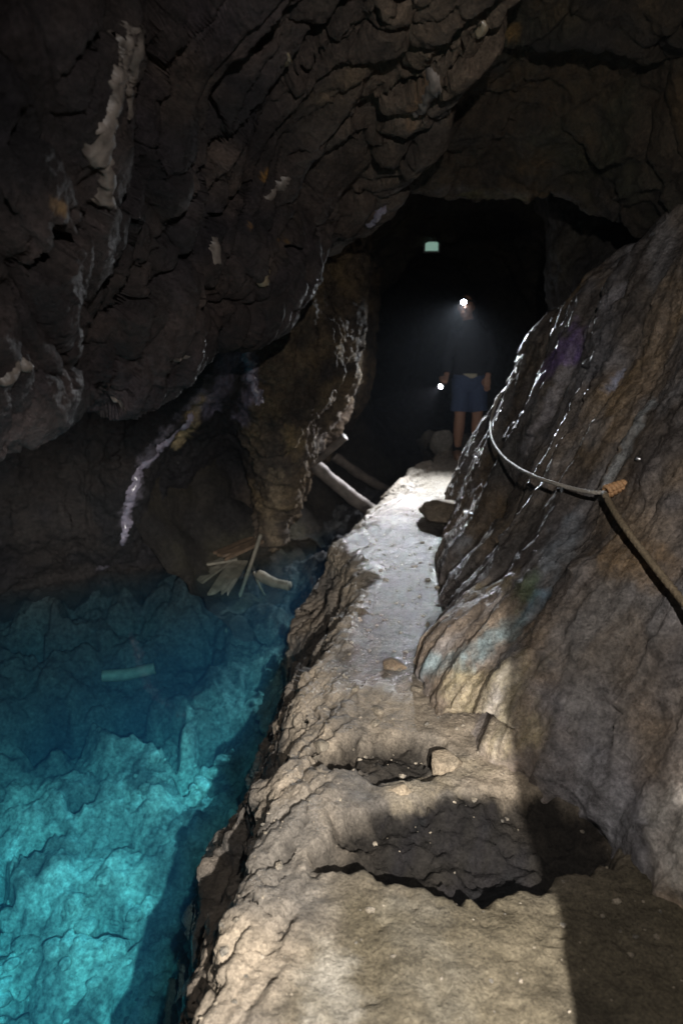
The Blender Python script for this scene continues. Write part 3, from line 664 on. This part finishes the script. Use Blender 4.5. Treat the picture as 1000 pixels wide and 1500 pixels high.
sh_r, el_r, wr_r = (-.175, .0, 1.31), (-.255, -.03, 1.08), (-.27, -.17, .91)      # the arm that holds the torch
sh_l, el_l, wr_l = (.165, .0, 1.30), (.235, .03, 1.07), (.175, -.09, .895)
hip_r, kn_r, an_r = (-.085, 0, .86), (-.085, -.02, .47), (-.09, .03, .09)
hip_l, kn_l, an_l = (.09, 0, .86), (.10, -.03, .47), (.115, .02, .09)
def limb(a, b, c, ra, rb, rc, bulge=0.0):
    pts = spline([a, (np.array(a)+b)/2, b, (np.array(b)+c)/2, c], 15); t = np.linspace(0, 1, 15)
    r = np.interp(t, [0, .25, .5, .68, 1], [ra, (ra+rb)/2*1.03, rb, rb*(1+bulge), rc]); return tube(pts, r, 14)
def trunk(levels, seg=20):
    Q = np.array([(x, y, z) for x, y, z, _, _ in levels]); n = len(Q); a = np.linspace(0, 2*math.pi, seg, endpoint=False)
    V = np.array([[(x+rx*math.cos(t), y+ry*math.sin(t), z) for t in a] for x, y, z, rx, ry in levels]).reshape(-1, 3)
    i = np.arange(n*seg).reshape(n, seg); j = np.roll(i, -1, 1); F = np.stack((i[:-1], j[:-1], j[1:], i[1:]), -1).reshape(-1, 4)
    c0 = len(V); V = np.vstack((V, Q[0], Q[-1]))
    return V, np.vstack((F, np.stack((j[0], i[0], np.full(seg, c0), np.full(seg, c0)), 1), np.stack((i[-1], j[-1], np.full(seg, c0+1), np.full(seg, c0+1)), 1)))
def hand(w, d, side, grip):
    """palm, four bent fingers, thumb; d = direction the hand points"""
    w = np.array(w); d = np.array(d, float); d /= np.linalg.norm(d); s = np.array((side, 0, 0.)); s -= d*(d@s); s /= np.linalg.norm(s); inn = np.cross(d, s); inn = inn if inn[1] < 0 else -inn
    parts = [tube([w-d*.02, w+d*.03, w+d*.075, w+d*.09], [.026, .034, .04, .03], 10, flat=(1, .55) if True else None)]
    for k, ln in enumerate((.066, .078, .072, .056)):
        b = w+d*.082+s*(.026-.0175*k)
        if grip: pts = [b, b+d*ln*.4+inn*.012, b+d*ln*.45+inn*.04, b+d*.004+inn*.055]
        else: pts = [b, b+d*ln*.45+inn*.004, b+d*ln*.78+inn*.018, b+d*ln*.98+inn*.036]
        parts.append(tube(spline(pts, 8), np.linspace(.0095, .0075, 8), 8))
    t0 = w+d*.03+s*.03
    pts = [t0, t0+d*.025+s*.022+inn*.01, t0+d*.05+s*.022+inn*.025, t0+d*.07+s*.01+inn*.038]
    parts.append(tube(spline(pts, 8), np.linspace(.013, .009, 8), 8))
    return parts
face = [ball(hd, (.076, .093, .115)), ball(hd+np.array((-.012, -.028, -.07)), (.055, .062, .055)), tube([hd+np.array((-.02, -.085, .012)), hd+np.array((-.03, -.112, -.022)), hd+np.array((-.027, -.085, -.035))], [.008, .016, .012], 8),
        ball(hd+np.array((-.078, .008, -.01)), (.012, .024, .034)), ball(hd+np.array((.077, .008, -.01)), (.012, .024, .034)),
        tube([hd+np.array((-.05, -.075, -.068)), hd+np.array((-.025, -.093, -.066)), hd+np.array((.002, -.082, -.068))], [.006, .010, .006], 8)]
neck = [tube([(.0, .01, 1.36), (-.03, .0, 1.44), hd+np.array((-.0, .01, -.06))], [.062, .055, .055], 14)]
torso_levels = [(0, 0, .80, .11, .09), (0, 0, .86, .165, .115), (0, 0, .95, .155, .105), (0, 0, 1.05, .148, .10), (0, -.005, 1.2, .17, .11), (0, -.005, 1.30, .175, .105), (-.005, 0, 1.37, .13, .085), (-.01, 0, 1.41, .07, .065)]
body_parts = face+neck+[trunk(torso_levels), limb(sh_r, el_r, wr_r, .055, .042, .028, .05), limb(sh_l, el_l, wr_l, .055, .042, .028, .05),
    limb(hip_r, kn_r, an_r, .088, .058, .038, .06), limb(hip_l, kn_l, an_l, .088, .058, .038, .06)]
for an in (an_r, an_l): body_parts.append(tube([np.array(an)+(0, .03, -.03), np.array(an)+(-.0, -.06, -.05), np.array(an)+(-.01, -.16, -.065)], [.04, .042, .03], 12))
d_r = np.array((-.35, -.55, -.75)); d_l = np.array((-.05, -.10, -1.0))
body_parts += hand(wr_r, d_r, -1, True)+hand(wr_l, d_l, -1, False)
fuse('body', merge(*body_parts), .0065, M_skin, per, 2)
# clothing
jk = [trunk([(0, 0, .90, .178, .128), (0, 0, .93, .186, .134), (0, 0, 1.05, .176, .128), (0, -.005, 1.2, .188, .134), (0, -.005, 1.29, .185, .125), (-.005, 0, 1.36, .14, .10), (-.012, 0, 1.43, .092, .085), (-.018, 0, 1.47, .08, .075)]),
      limb(sh_r, el_r, np.array(wr_r)+(0, .012, .02), .07, .058, .044), limb(sh_l, el_l, np.array(wr_l)+(.0, .01, .02), .07, .058, .044)]
for a, e in ((sh_r, el_r), (sh_l, el_l)): jk.append(ball(a, (.07, .072, .068)))
V_, F_ = merge(*jk); V_ = V_+.008*np.stack([fbm(V_*9+k, 3) for k in (0, 7, 13)], 1)
fuse('jacket', (V_, F_), .009, M_jacket, per, 2)
so = [trunk([(0, 0, .74, .15, .10), (0, 0, .80, .18, .125), (0, 0, .88, .178, .125), (0, 0, .925, .170, .12)]), tube(spline([hip_r, (np.array(hip_r)+kn_r)/2, (-.095, -.02, .52)], 10), np.linspace(.105, .098, 10), 16), tube(spline([hip_l, (np.array(hip_l)+kn_l)/2, (.11, -.03, .52)], 10), np.linspace(.105, .098, 10), 16)]
V_, F_ = merge(*so); V_ = V_+.008*np.stack([fbm(V_*10+k, 3) for k in (3, 9, 15)], 1)
fuse('shorts', (V_, F_), .009, M_shorts, per, 2)
shirt = [trunk([(0, -.006, .875, .05, .128), (0, -.006, .90, .11, .134), (0, -.004, .925, .16, .134)])]
fuse('shirt_hem', merge(*shirt), .008, M_shirt, per, 1)
hair = [ball(hd+np.array((.006, .018, .022)), (.082, .092, .105)), ball(hd+np.array((.004, .045, -.02)), (.074, .062, .085))]
V_, F_ = merge(*hair); V_ = V_+.006*np.stack([fbm(V_*30+k, 3) for k in (1, 5, 11)], 1)
fuse('hair', (V_, F_), .007, M_hair, per, 1)
for an in (an_r, an_l):
    an = np.array(an)
    fuse('sock', tube([an+(0, .0, -.02), an+(0, 0, .04), an+(0, -.002, .13), an+(0, -.003, .16)], [.05, .046, .052, .053], 14), .006, M_sock, per, 1)
    sh = fuse('shoe', merge(tube([an+(0, .055, -.055), an+(0, .03, -.045), an+(0, -.05, -.045), an+(-.008, -.13, -.06), an+(-.012, -.185, -.07)], [.03, .048, .05, .047, .025], 14), tube([an+(0, .01, -.03), an+(0, .01, .01)], [.05, .052], 12)), .007, M_shoe, per, 1)
for k in (-1, 1):
    quad_mesh('eye', ball(hd+np.array((-.018+.03*k, -.083, .012)), .011, 10, 6), M_black, per)

# headlamp worn on the forehead
lamp_c = np.array((PX0, PY0, 0))+hd+np.array((-.045, -.105, .045)); aim = np.array((.48, 4.9, 0.0))-lamp_c; aim /= np.linalg.norm(aim)
M_led = emission('headlamp_led', (.82, .90, 1.0), 60.0)
hl = empty('headlamp', lamp_c); tag(hl, 'lit headlamp on a band round the head of the standing person', 'headlamp')
a = np.linspace(0, 2*math.pi, 33); hc = hd+np.array((PX0, PY0, .04))-lamp_c
quad_mesh('strap', tube(hc+np.stack((.089*np.cos(a), .103*np.sin(a), .012*np.sin(a)*-1), 1), .008, 8, False, flat=(.5, 1.5)), M_black, hl)
hh_ = quad_mesh('housing', tube([-aim*.035, -aim*.03, aim*.01, aim*.012], [.018, .032, .034, .031], 18), M_black, hl)
quad_mesh('lens', disc(aim*.015, aim, .027), M_led, hh_)
spot('headlamp_light', lamp_c+aim*.03, lamp_c+aim, 700, 78, 1.0, .02, (.90, .95, 1.0))
# hand torch
tc0 = np.array((PX0, PY0, 0))+np.array(wr_r)+d_r/np.linalg.norm(d_r)*.085+np.array((0, -.03, -.01)); taim = np.array((-1.25, 4.3, -.5))-tc0; taim /= np.linalg.norm(taim)
to = empty('torch', tc0); tag(to, 'lit hand torch held low by the standing person', 'torch')
quad_mesh('barrel', tube([-taim*.06, -taim*.055, taim*.03], [.010, .014, .014], 14, lobes=8, lobe=.03), M_black, to)
th_ = quad_mesh('head', tube([taim*.028, taim*.05, taim*.075, taim*.078], [.015, .02, .026, .025], 16), M_steel, to)
quad_mesh('lens', disc(taim*.08, taim, .022), emission('torch_led', (1.0, .93, .97), 60.0), th_)
spot('torch_light', tc0+taim*.095, tc0+taim, 130, 60, .7, .015, (1.0, .95, 1.0))

# ------------------------------------------------------------------ rope along the right wall
M_rope = simple_material('grey_rope', (.34, .31, .27), .6, 120, .3, .4)
M_cord = simple_material('brown_rope', (.20, .155, .10), .7, 120, .35, .4)
M_knot = simple_material('tan_knot', (.52, .30, .15), .7, 150, .3, .4)
ro = empty('safety_rope', W.at(880, 722)); base = np.array(ro.location); tag(ro, 'thin safety rope tied in a tan knot and slung along the brown rock wall', 'rope')
kn = W.at(886, 718, .035)
def lie(pix, n, off):
    q = spline([(*a, 0) for a in pix], n)[:, :2]; dep = np.array([project(W.at(x, y))[2] for x, y in q])
    k = 5; pad = np.pad(dep, k, mode='edge'); lo = np.array([pad[i:i+2*k+1].min() for i in range(n)])
    pad = np.pad(lo, k, mode='edge'); sm_ = np.convolve(pad, np.ones(2*k+1)/(2*k+1), 'valid')
    return np.array([P(x, y, min(d, d2)-off) for (x, y), d, d2 in zip(q, sm_, dep)])
pts = [W.at(745, 560, .0)+(0.05, .3, 0), W.at(727, 592, .03), W.at(719, 622, .04), W.at(722, 645, .05), W.at(740, 672, .05), W.at(775, 694, .045), W.at(820, 711, .04), W.at(858, 720, .035), kn]
line1 = lie([(733, 575), (724, 596), (718, 622), (722, 648), (742, 674), (778, 696), (822, 711), (858, 720), (884, 722)], 60, .03); kn = line1[-1]
quad_mesh('line', tube(spline(line1, 240)-base, .0085, 9, True, 90, 3, .14), M_rope, ro)
e1_ = W.at(1000, 880, .05); e2_ = W.at(1080, 985, .05)
pts = [kn, W.at(905, 758, .05), W.at(935, 800, .055), W.at(968, 842, .05), e1_, e2_]
line2 = lie([(884, 722), (905, 758), (935, 800), (968, 842), (1005, 888), (1060, 960), (1100, 1010)], 60, .045); line2[0] = kn
quad_mesh('lower_line', tube(spline(line2, 240)-base, .0115, 9, True, 80, 3, .16), M_cord, ro)
ax = W.at(912, 697, .03)-kn; axn = ax/np.linalg.norm(ax); q1 = np.cross(axn, (0, 0, 1.)); q1 /= np.linalg.norm(q1); q2 = np.cross(axn, q1)
kp = []
for k in range(5):
    t = np.linspace(0, 2*math.pi, 15); cc = kn+axn*(.012+.0165*k)
    kp.append(tube(cc+np.outer(np.cos(t), q1)*(.021-.0018*k)+np.outer(np.sin(t), q2)*(.021-.0018*k)+np.outer(t/6.28-.5, axn)*.016, .0092, 7))
t = np.linspace(-1.9, 1.9, 16); lc_ = kn+axn*.115
kp.append(tube(lc_+np.outer(np.cos(t*1.0)*.03, axn)+np.outer(np.sin(t)*.018, q1), .0075, 7))
V_, F_ = merge(*kp); quad_mesh('knot', (V_-base, F_), M_knot, ro)
rg = W.at(925, 682, .02); an = empty('anchor_ring', rg); tag(an, 'small metal ring bolted to the wall above the rope knot', 'ring')
t = np.linspace(0, 2*math.pi, 25); nrm = W.N[W.index(925, 682)]; u1 = np.cross(nrm, (0, 0, 1.)); u1 /= np.linalg.norm(u1); u2 = np.cross(nrm, u1)
quad_mesh('ring', tube(np.outer(np.cos(t), u1)*.028+np.outer(np.sin(t), u2)*.028+nrm*.012, .0045, 8, False), M_steel, an)
quad_mesh('bolt', tube([-nrm*.03-u2*.028, nrm*.02-u2*.028, nrm*.024-u2*.028], [.008, .008, .003], 10), M_steel, an)

# ------------------------------------------------------------------ timbers
M_wood = simple_material('wet_timber', (.12, .10, .085), .6, 14, .45, .6, (1, 1, 1))
M_pale = simple_material('pale_timber', (.13, .118, .09), .7, 16, .3, .5)
M_brd = simple_material('brown_board', (.10, .066, .04), .7, 18, .35, .6)
def log(name, a, b, r0, r1, mat, label, cat='log', group=None, bend=.02):
    a, b = np.array(a), np.array(b); m = (a+b)/2+np.array((0, 0, -bend)); base = a
    o = quad_mesh(name, (lambda VF: (VF[0]-base, VF[1]))(tube(spline([a, m, b], 40), np.linspace(r0, r1, 40), 18, True, noise_amp=.16, noise_scale=7)), mat)
    o.location = base; tag(o, label, cat, group); return o
log('timber_beam', P(455, 676, 6.3), P(562, 762, 6.6), .062, .068, M_wood, 'grey timber beam leaning from the rough buttress to the path ledge', 'beam')
log('timber_beam', P(505, 640, 6.0), P(440, 690, 6.3), .035, .03, M_wood, 'thin dark timber propped behind the rough buttress', 'beam')
log('timber_beam', P(488, 668, 7.2), P(570, 720, 7.6), .05, .05, M_wood, 'dark timber beam lying behind the leaning grey beam', 'beam')
log('sunken_log', Bd.at(155, 985, .06), Bd.at(228, 981, .07), .045, .045, M_pale, 'pale straight log lying under water on the pool bed')
log('floating_log', PZ(378, 841, -.52), PZ(424, 858, -.56), .042, .04, M_pale, 'short pale log half sunk beside the broken boards')
log('pole', PZ(382, 783, -.28), PZ(331, 926, -.98), .017, .015, M_pale, 'thin pole slanting from the buttress foot down into the water', 'pole')
log('pole', PZ(372, 838, -.5), PZ(388, 872, -.75), .010, .009, M_pale, 'short thin stick leaning under water beside the slanting pole', 'stick')
def board(a, b, w, th, mat, label, seed):
    a, b = np.array(a), np.array(b); d = b-a; ln = np.linalg.norm(d); d /= ln; s = np.cross(d, (0, 0, 1.)); s /= np.linalg.norm(s); u = np.cross(s, d)
    r = random.Random(seed); k = 7; V, F = [], []
    ends = [ln*(1-.28*r.random()*(1 if i % 2 else .4)) for i in range(k)]
    for i in range(k):
        x = (i/(k-1)-.5)*w
        for e in (0, .5*ends[i], ends[i]):
            wob = .004*r.uniform(-1, 1)
            for zz in (-th/2, th/2): V.append(d*e+s*x+u*(zz+wob))
    idx = lambda i, e, z: i*6+e*2+z
    for i in range(k-1):
        for e in range(2):
            F.append((idx(i, e, 1), idx(i+1, e, 1), idx(i+1, e+1, 1), idx(i, e+1, 1))); F.append((idx(i, e, 0), idx(i, e+1, 0), idx(i+1, e+1, 0), idx(i+1, e, 0)))
        F.append((idx(i, 0, 0), idx(i+1, 0, 0), idx(i+1, 0, 1), idx(i, 0, 1))); F.append((idx(i, 2, 0), idx(i, 2, 1), idx(i+1, 2, 1), idx(i+1, 2, 0)))
    for e in range(2):
        F.append((idx(0, e, 0), idx(0, e, 1), idx(0, e+1, 1), idx(0, e+1, 0))); F.append((idx(k-1, e, 0), idx(k-1, e+1, 0), idx(k-1, e+1, 1), idx(k-1, e, 1)))
    o = quad_mesh('broken_board', (np.array(V), np.array(F)), mat, smoothed=False); o.location = a; return tag(o, label, 'board', 'broken boards at the foot of the buttress')
board(PZ(376, 790, -.36), PZ(318, 816, -.42), .20, .025, M_brd, 'brown broken board lying above the water at the buttress foot', 1)
board(PZ(345, 815, -.47), PZ(272, 828, -.50), .17, .02, M_pale, 'pale splintered board level with the water at the buttress foot', 2)
board(PZ(350, 822, -.50), PZ(318, 872, -.60), .16, .02, M_pale, 'pale splintered board dipping under water towards the pole', 3)
board(PZ(335, 818, -.49), PZ(286, 852, -.56), .14, .02, M_pale, 'pale splintered board dipping under water between two other boards', 4)

# ------------------------------------------------------------------ boulders and stones
def boulder(name, c, size, mat, colr, label, cat, seed, rot=0.0, cut=.9, group=None, wet=.2):
    bm = bmesh.new(); bmesh.ops.create_icosphere(bm, subdivisions=5 if max(size) > .12 else 3, radius=1.0); V = np.array([v.co[:] for v in bm.verts]); r = random.Random(seed)
    for k in range(11):
        n_ = np.array([r.gauss(0, 1) for _ in range(3)]); n_ /= np.linalg.norm(n_); h = r.uniform(.55, .85)*cut; q = V@n_-h
        V = V-np.outer(np.maximum(q, 0)*.93, n_)
    V = V*(1+.05*fbm(V*3+seed, 4, .6)+.02*fbm(V*11+seed, 3, .6))[:, None]*np.array(size)
    V = V@np.array(Matrix.Rotation(rot, 3, 'Z')).T
    F = np.array([[v.index for v in f.verts] for f in bm.faces]); bm.free()
    cc = palette(V+seed, [(*colr, 1), (colr[0]*.75, colr[1]*.72, colr[2]*.7, 1), (colr[0]*1.2, colr[1]*1.15, colr[2]*1.1, .7)], np.array((6., 6., 6.)), seed, .25)
    o = mesh_object(name, V, F, mat, col=rgba(cc, wet)); o.location = c; tag(o, label, cat, group); return o
boulder('boulder', PZ(648, 664, 0.0)+np.array((0, .05, .10)), (.15, .12, .19), M_path, (.24, .23, .21), "grey pointed boulder beside the standing person's feet", 'boulder', 3)
sl = PZ(650, 765, .06)
boulder('rock_slab', sl+np.array((.13, .12, .03)), (.22, .42, .13), M_path, (.20, .165, .125), 'flat brown slab lying against the right wall where the path narrows', 'rock', 8, .5)
boulder('stone', PZ(655, 1118, .0)+np.array((0, 0, .0)), (.085, .055, .05), M_path, (.20, .165, .12), 'pale tan stone on the path between the two dark hollows', 'stone', 5)
boulder('stone', PZ(585, 1160, .0), (.06, .035, .03), M_path, (.20, .165, .12), 'small tan stone at the far rim of the large dark hollow', 'stone', 6)
boulder('stone', PZ(575, 975, .01), (.07, .05, .03), M_path, (.13, .10, .07), 'brown flat stone in the wet trough of the path', 'stone', 12)
for k, (px, py, r_) in enumerate([(612, 1010, .025), (548, 1060, .02), (553, 1040, .025), (565, 850, .02), (520, 1010, .022), (470, 1090, .03)]):
    boulder('small_stone', PZ(px, py, .005), (r_*1.3, r_, r_*.8), M_path, (.15, .13, .10), 'small loose stone on the wet part of the path', 'stone', 20+k, k, group='loose stones on the path')

rp = random.Random(4); ico = bmesh.new(); bmesh.ops.create_icosphere(ico, subdivisions=1, radius=1.0); iv = np.array([v.co[:] for v in ico.verts]); fi = np.array([[v.index for v in f.verts] for f in ico.faces]); ico.free()
okp = np.where((S.V[:, 2] > -.09) & (S.V[:, 1] > 1.0) & (S.V[:, 1] < 5.5) & (S.N[:, 2] > .6) & (S.V[:, 0] < np.interp(S.V[:, 1], YY, XR)-.05))[0]
Vs, Fs = [], []
for k in range(900):
    q = S.V[okp[rp.randrange(len(okp))]]; r_ = .0022+.009*rp.random()**4
    v = iv*(1+.35*np.array([rp.uniform(-1, 1) for _ in range(len(iv))]))[:, None]*np.array((rp.uniform(.8, 1.5), rp.uniform(.8, 1.3), .7))*r_
    Vs.append(v+q+np.array((0, 0, r_*.3))); Fs.append(fi+k*len(iv))
Vg = np.vstack(Vs); tag(mesh_object('gravel', Vg, np.vstack(Fs), M_path, smoothed=False, col=rgba(palette(Vg, [(.19, .16, .12, 1), (.10, .09, .075, 1), (.26, .22, .17, .5)], np.array((30., 30., 30.)), 2., .1), .2)), 'loose grit and gravel scattered over the path', 'gravel', None, 'stuff')

# ------------------------------------------------------------------ flowstone on the overhang and the back wall
M_flow = simple_material('flowstone', (.13, .112, .10), .5, 25, .6, .5)
M_vein = simple_material('violet_flowstone', (.22, .20, .25), .18, 25, .4, .5)
M_cream = simple_material('cream_flowstone', (.22, .18, .125), .35, 25, .3, .4)
def drip(sheet, pts, r, mat, label, off=.25, n=60, amp=.55, extra=()):
    """a crust that follows the rock: the sheet's own faces near the line, swollen into a rounded, dripping ridge"""
    nv = sheet.nv; H = np.zeros(len(sheet.V)); 
    for pl, rr in [(pts, r)]+list(extra):
        Q = spline([sheet.at(x, y) for x, y in pl], 40); lo, hi = Q.min(0)-3*rr, Q.max(0)+3*rr
        c_ = np.where(((sheet.V > lo) & (sheet.V < hi)).all(1))[0]
        if len(c_) == 0: continue
        v = sheet.V[c_]; D = np.full(len(c_), 9.0); T_ = np.zeros(len(c_))
        for k in range(39):
            ab = Q[k+1]-Q[k]; t = np.clip(((v-Q[k])@ab)/max(ab@ab, 1e-9), 0, 1); d = np.linalg.norm(v-Q[k]-t[:, None]*ab, axis=1)
            T_ = np.where(d < D, (k+t)/39, T_); D = np.minimum(D, d)
        wd = np.maximum(rr*1.25*(.45+.55*np.sin(math.pi*np.clip(T_*.92+.06, 0, 1)))*(1+.7*fbm(v*16, 3, .6))+.3*rr*fbm(v*60, 2), .5*rr)
        hh = rr*.5*np.sqrt(np.clip(1-(D/np.maximum(wd, 1e-4))**2, 0, 1))*(1+.25*fbm(v*30, 2, .5))
        H[c_] = np.maximum(H[c_], np.where(D < wd, hh+.003, 0))
    keep = H > 0; todo = set(np.where(keep)[0].tolist()); best_c = []
    while todo:                                         # one crust, not crumbs
        st_ = [todo.pop()]; comp = [st_[0]]
        while st_:
            i_ = st_.pop()
            for j_ in (i_-1, i_+1, i_-nv, i_+nv):
                if j_ in todo: todo.discard(j_); st_.append(j_); comp.append(j_)
        if len(comp) > len(best_c): best_c = comp
    keep[:] = False; keep[best_c] = True; H = np.where(keep, H, 0)
    F = grid_faces(sheet.nu, sheet.nv); 
    if sheet.sgn < 0: F = F[:, ::-1]
    F = F[keep[F].any(1)]; used = np.unique(F); mp = np.full(len(sheet.V), -1); mp[used] = np.arange(len(used))
    V = sheet.V[used]+sheet.N[used]*np.where(H[used] > 0, H[used], -.004)[:, None]
    V = V.copy(); b = V.mean(0); o = mesh_object('flowstone', V-b, mp[F], mat); o.location = b
    return tag(o, label, 'flowstone', 'flowstone on the cave walls')
drip(O, [(195, -20), (180, 80), (172, 160), (150, 222), (158, 265), (152, 320)], .028, M_flow, 'thick grey flowstone streak running down the near overhang', extra=[([(212, -20), (205, 80), (196, 165)], .018)])
drip(O, [(422, 84), (424, 122)], .010, M_cream, 'cream stub of dripstone with a shorter twin on the overhang', extra=[([(434, 95), (436, 120)], .008)])
drip(O, [(703, 35), (705, 48), (697, 58)], .014, M_cream, 'small curled flowstone high on the overhang edge', .6)
drip(O, [(690, 90), (662, 128), (630, 150), (600, 182), (587, 194)], .020, M_flow, 'lumpy flowstone cluster along the upper edge of the overhang', extra=[([(668, 150), (640, 172), (612, 205)], .016), ([(628, 108), (632, 128), (618, 148)], .016)])
drip(O, [(437, 388), (395, 418), (362, 438), (345, 452), (341, 472)], .020, M_cream, 'cream flowstone streak near the lower edge of the overhang', extra=[([(425, 392), (380, 412)], .012)])
drip(O, [(318, 345), (320, 370), (326, 388)], .014, M_flow, 'small forked flowstone in a crack of the overhang', extra=[([(326, 360), (321, 378), (314, 398)], .008)])
drip(O, [(455, 225), (415, 275), (382, 305)], .012, M_flow, 'short grey flowstone streak in the middle of the overhang')
drip(O, [(335, 478), (285, 520), (230, 548), (165, 590), (95, 610)], .013, M_flow, 'long thin flowstone line along the lower overhang edge')
drip(O, [(310, 505), (240, 545), (178, 585)], .010, M_flow, 'thin short flowstone line just above the long thin one')
drip(O, [(575, 280), (555, 318), (532, 348)], .016, M_vein, 'violet grey flowstone at the corner where the overhang meets the lip')
drip(O, [(45, 540), (10, 562)], .024, M_flow, 'pale blunt flowstone knob low on the near overhang')
drip(B, [(372, 482), (352, 520), (318, 560), (285, 610), (245, 655), (215, 685), (200, 720), (188, 760), (182, 800), (160, 835), (140, 850)], .024, M_vein, 'long violet grey flowstone vein running down to the pool edge', .1, 120, .7, extra=[([(365, 490), (366, 540), (352, 590), (338, 620)], .020), ([(330, 548), (318, 600), (300, 640)], .016), ([(200, 720), (196, 770), (176, 815), (150, 848)], .012)])
drip(B, [(360, 500), (372, 560), (395, 625), (420, 640)], .03, M_vein, 'violet flowstone seam along the left edge of the rough buttress', .0, 60, .7)

# ------------------------------------------------------------------ small floodlight hung in the passage
fl = empty('floodlight', P(632, 361, 8.3)); tag(fl, 'small dark floodlight with pale green glass hung in the passage', 'floodlight')
fh_ = quad_mesh('housing', box((0, .03, 0), (.20, .05, .145)), M_black, fl, False)
quad_mesh('glass', box((0, -.002, .0), (.155, .012, .10)), emission('dim_floodlight_glass', (.16, .30, .24), .8), fh_, False)
quad_mesh('bracket', merge(tube([(-.108, .03, 0), (-.108, .03, .12), (.108, .03, .12), (.108, .03, 0)], .007, 8), tube([(0, .03, .12), (0, .05, .9)], .008, 8)), M_steel, fl)

# ------------------------------------------------------------------ damp air
mh = bpy.data.materials.new('damp_air'); mh.use_nodes = True; n = mh.node_tree.nodes; n.remove(n['Principled BSDF'])
pv = n.new('ShaderNodeVolumePrincipled'); pv.inputs['Color'].default_value = (.80, .88, 1, 1); pv.inputs['Density'].default_value = .0007; pv.inputs['Anisotropy'].default_value = .5
mh.node_tree.links.new(pv.outputs[0], n['Material Output'].inputs['Volume'])
V, F = box((-1, 7, -1.5), (24, 24, 13)); haze_o = mesh_object('haze', V, F, mh, smoothed=False); tag(haze_o, None, None, None, 'stuff')
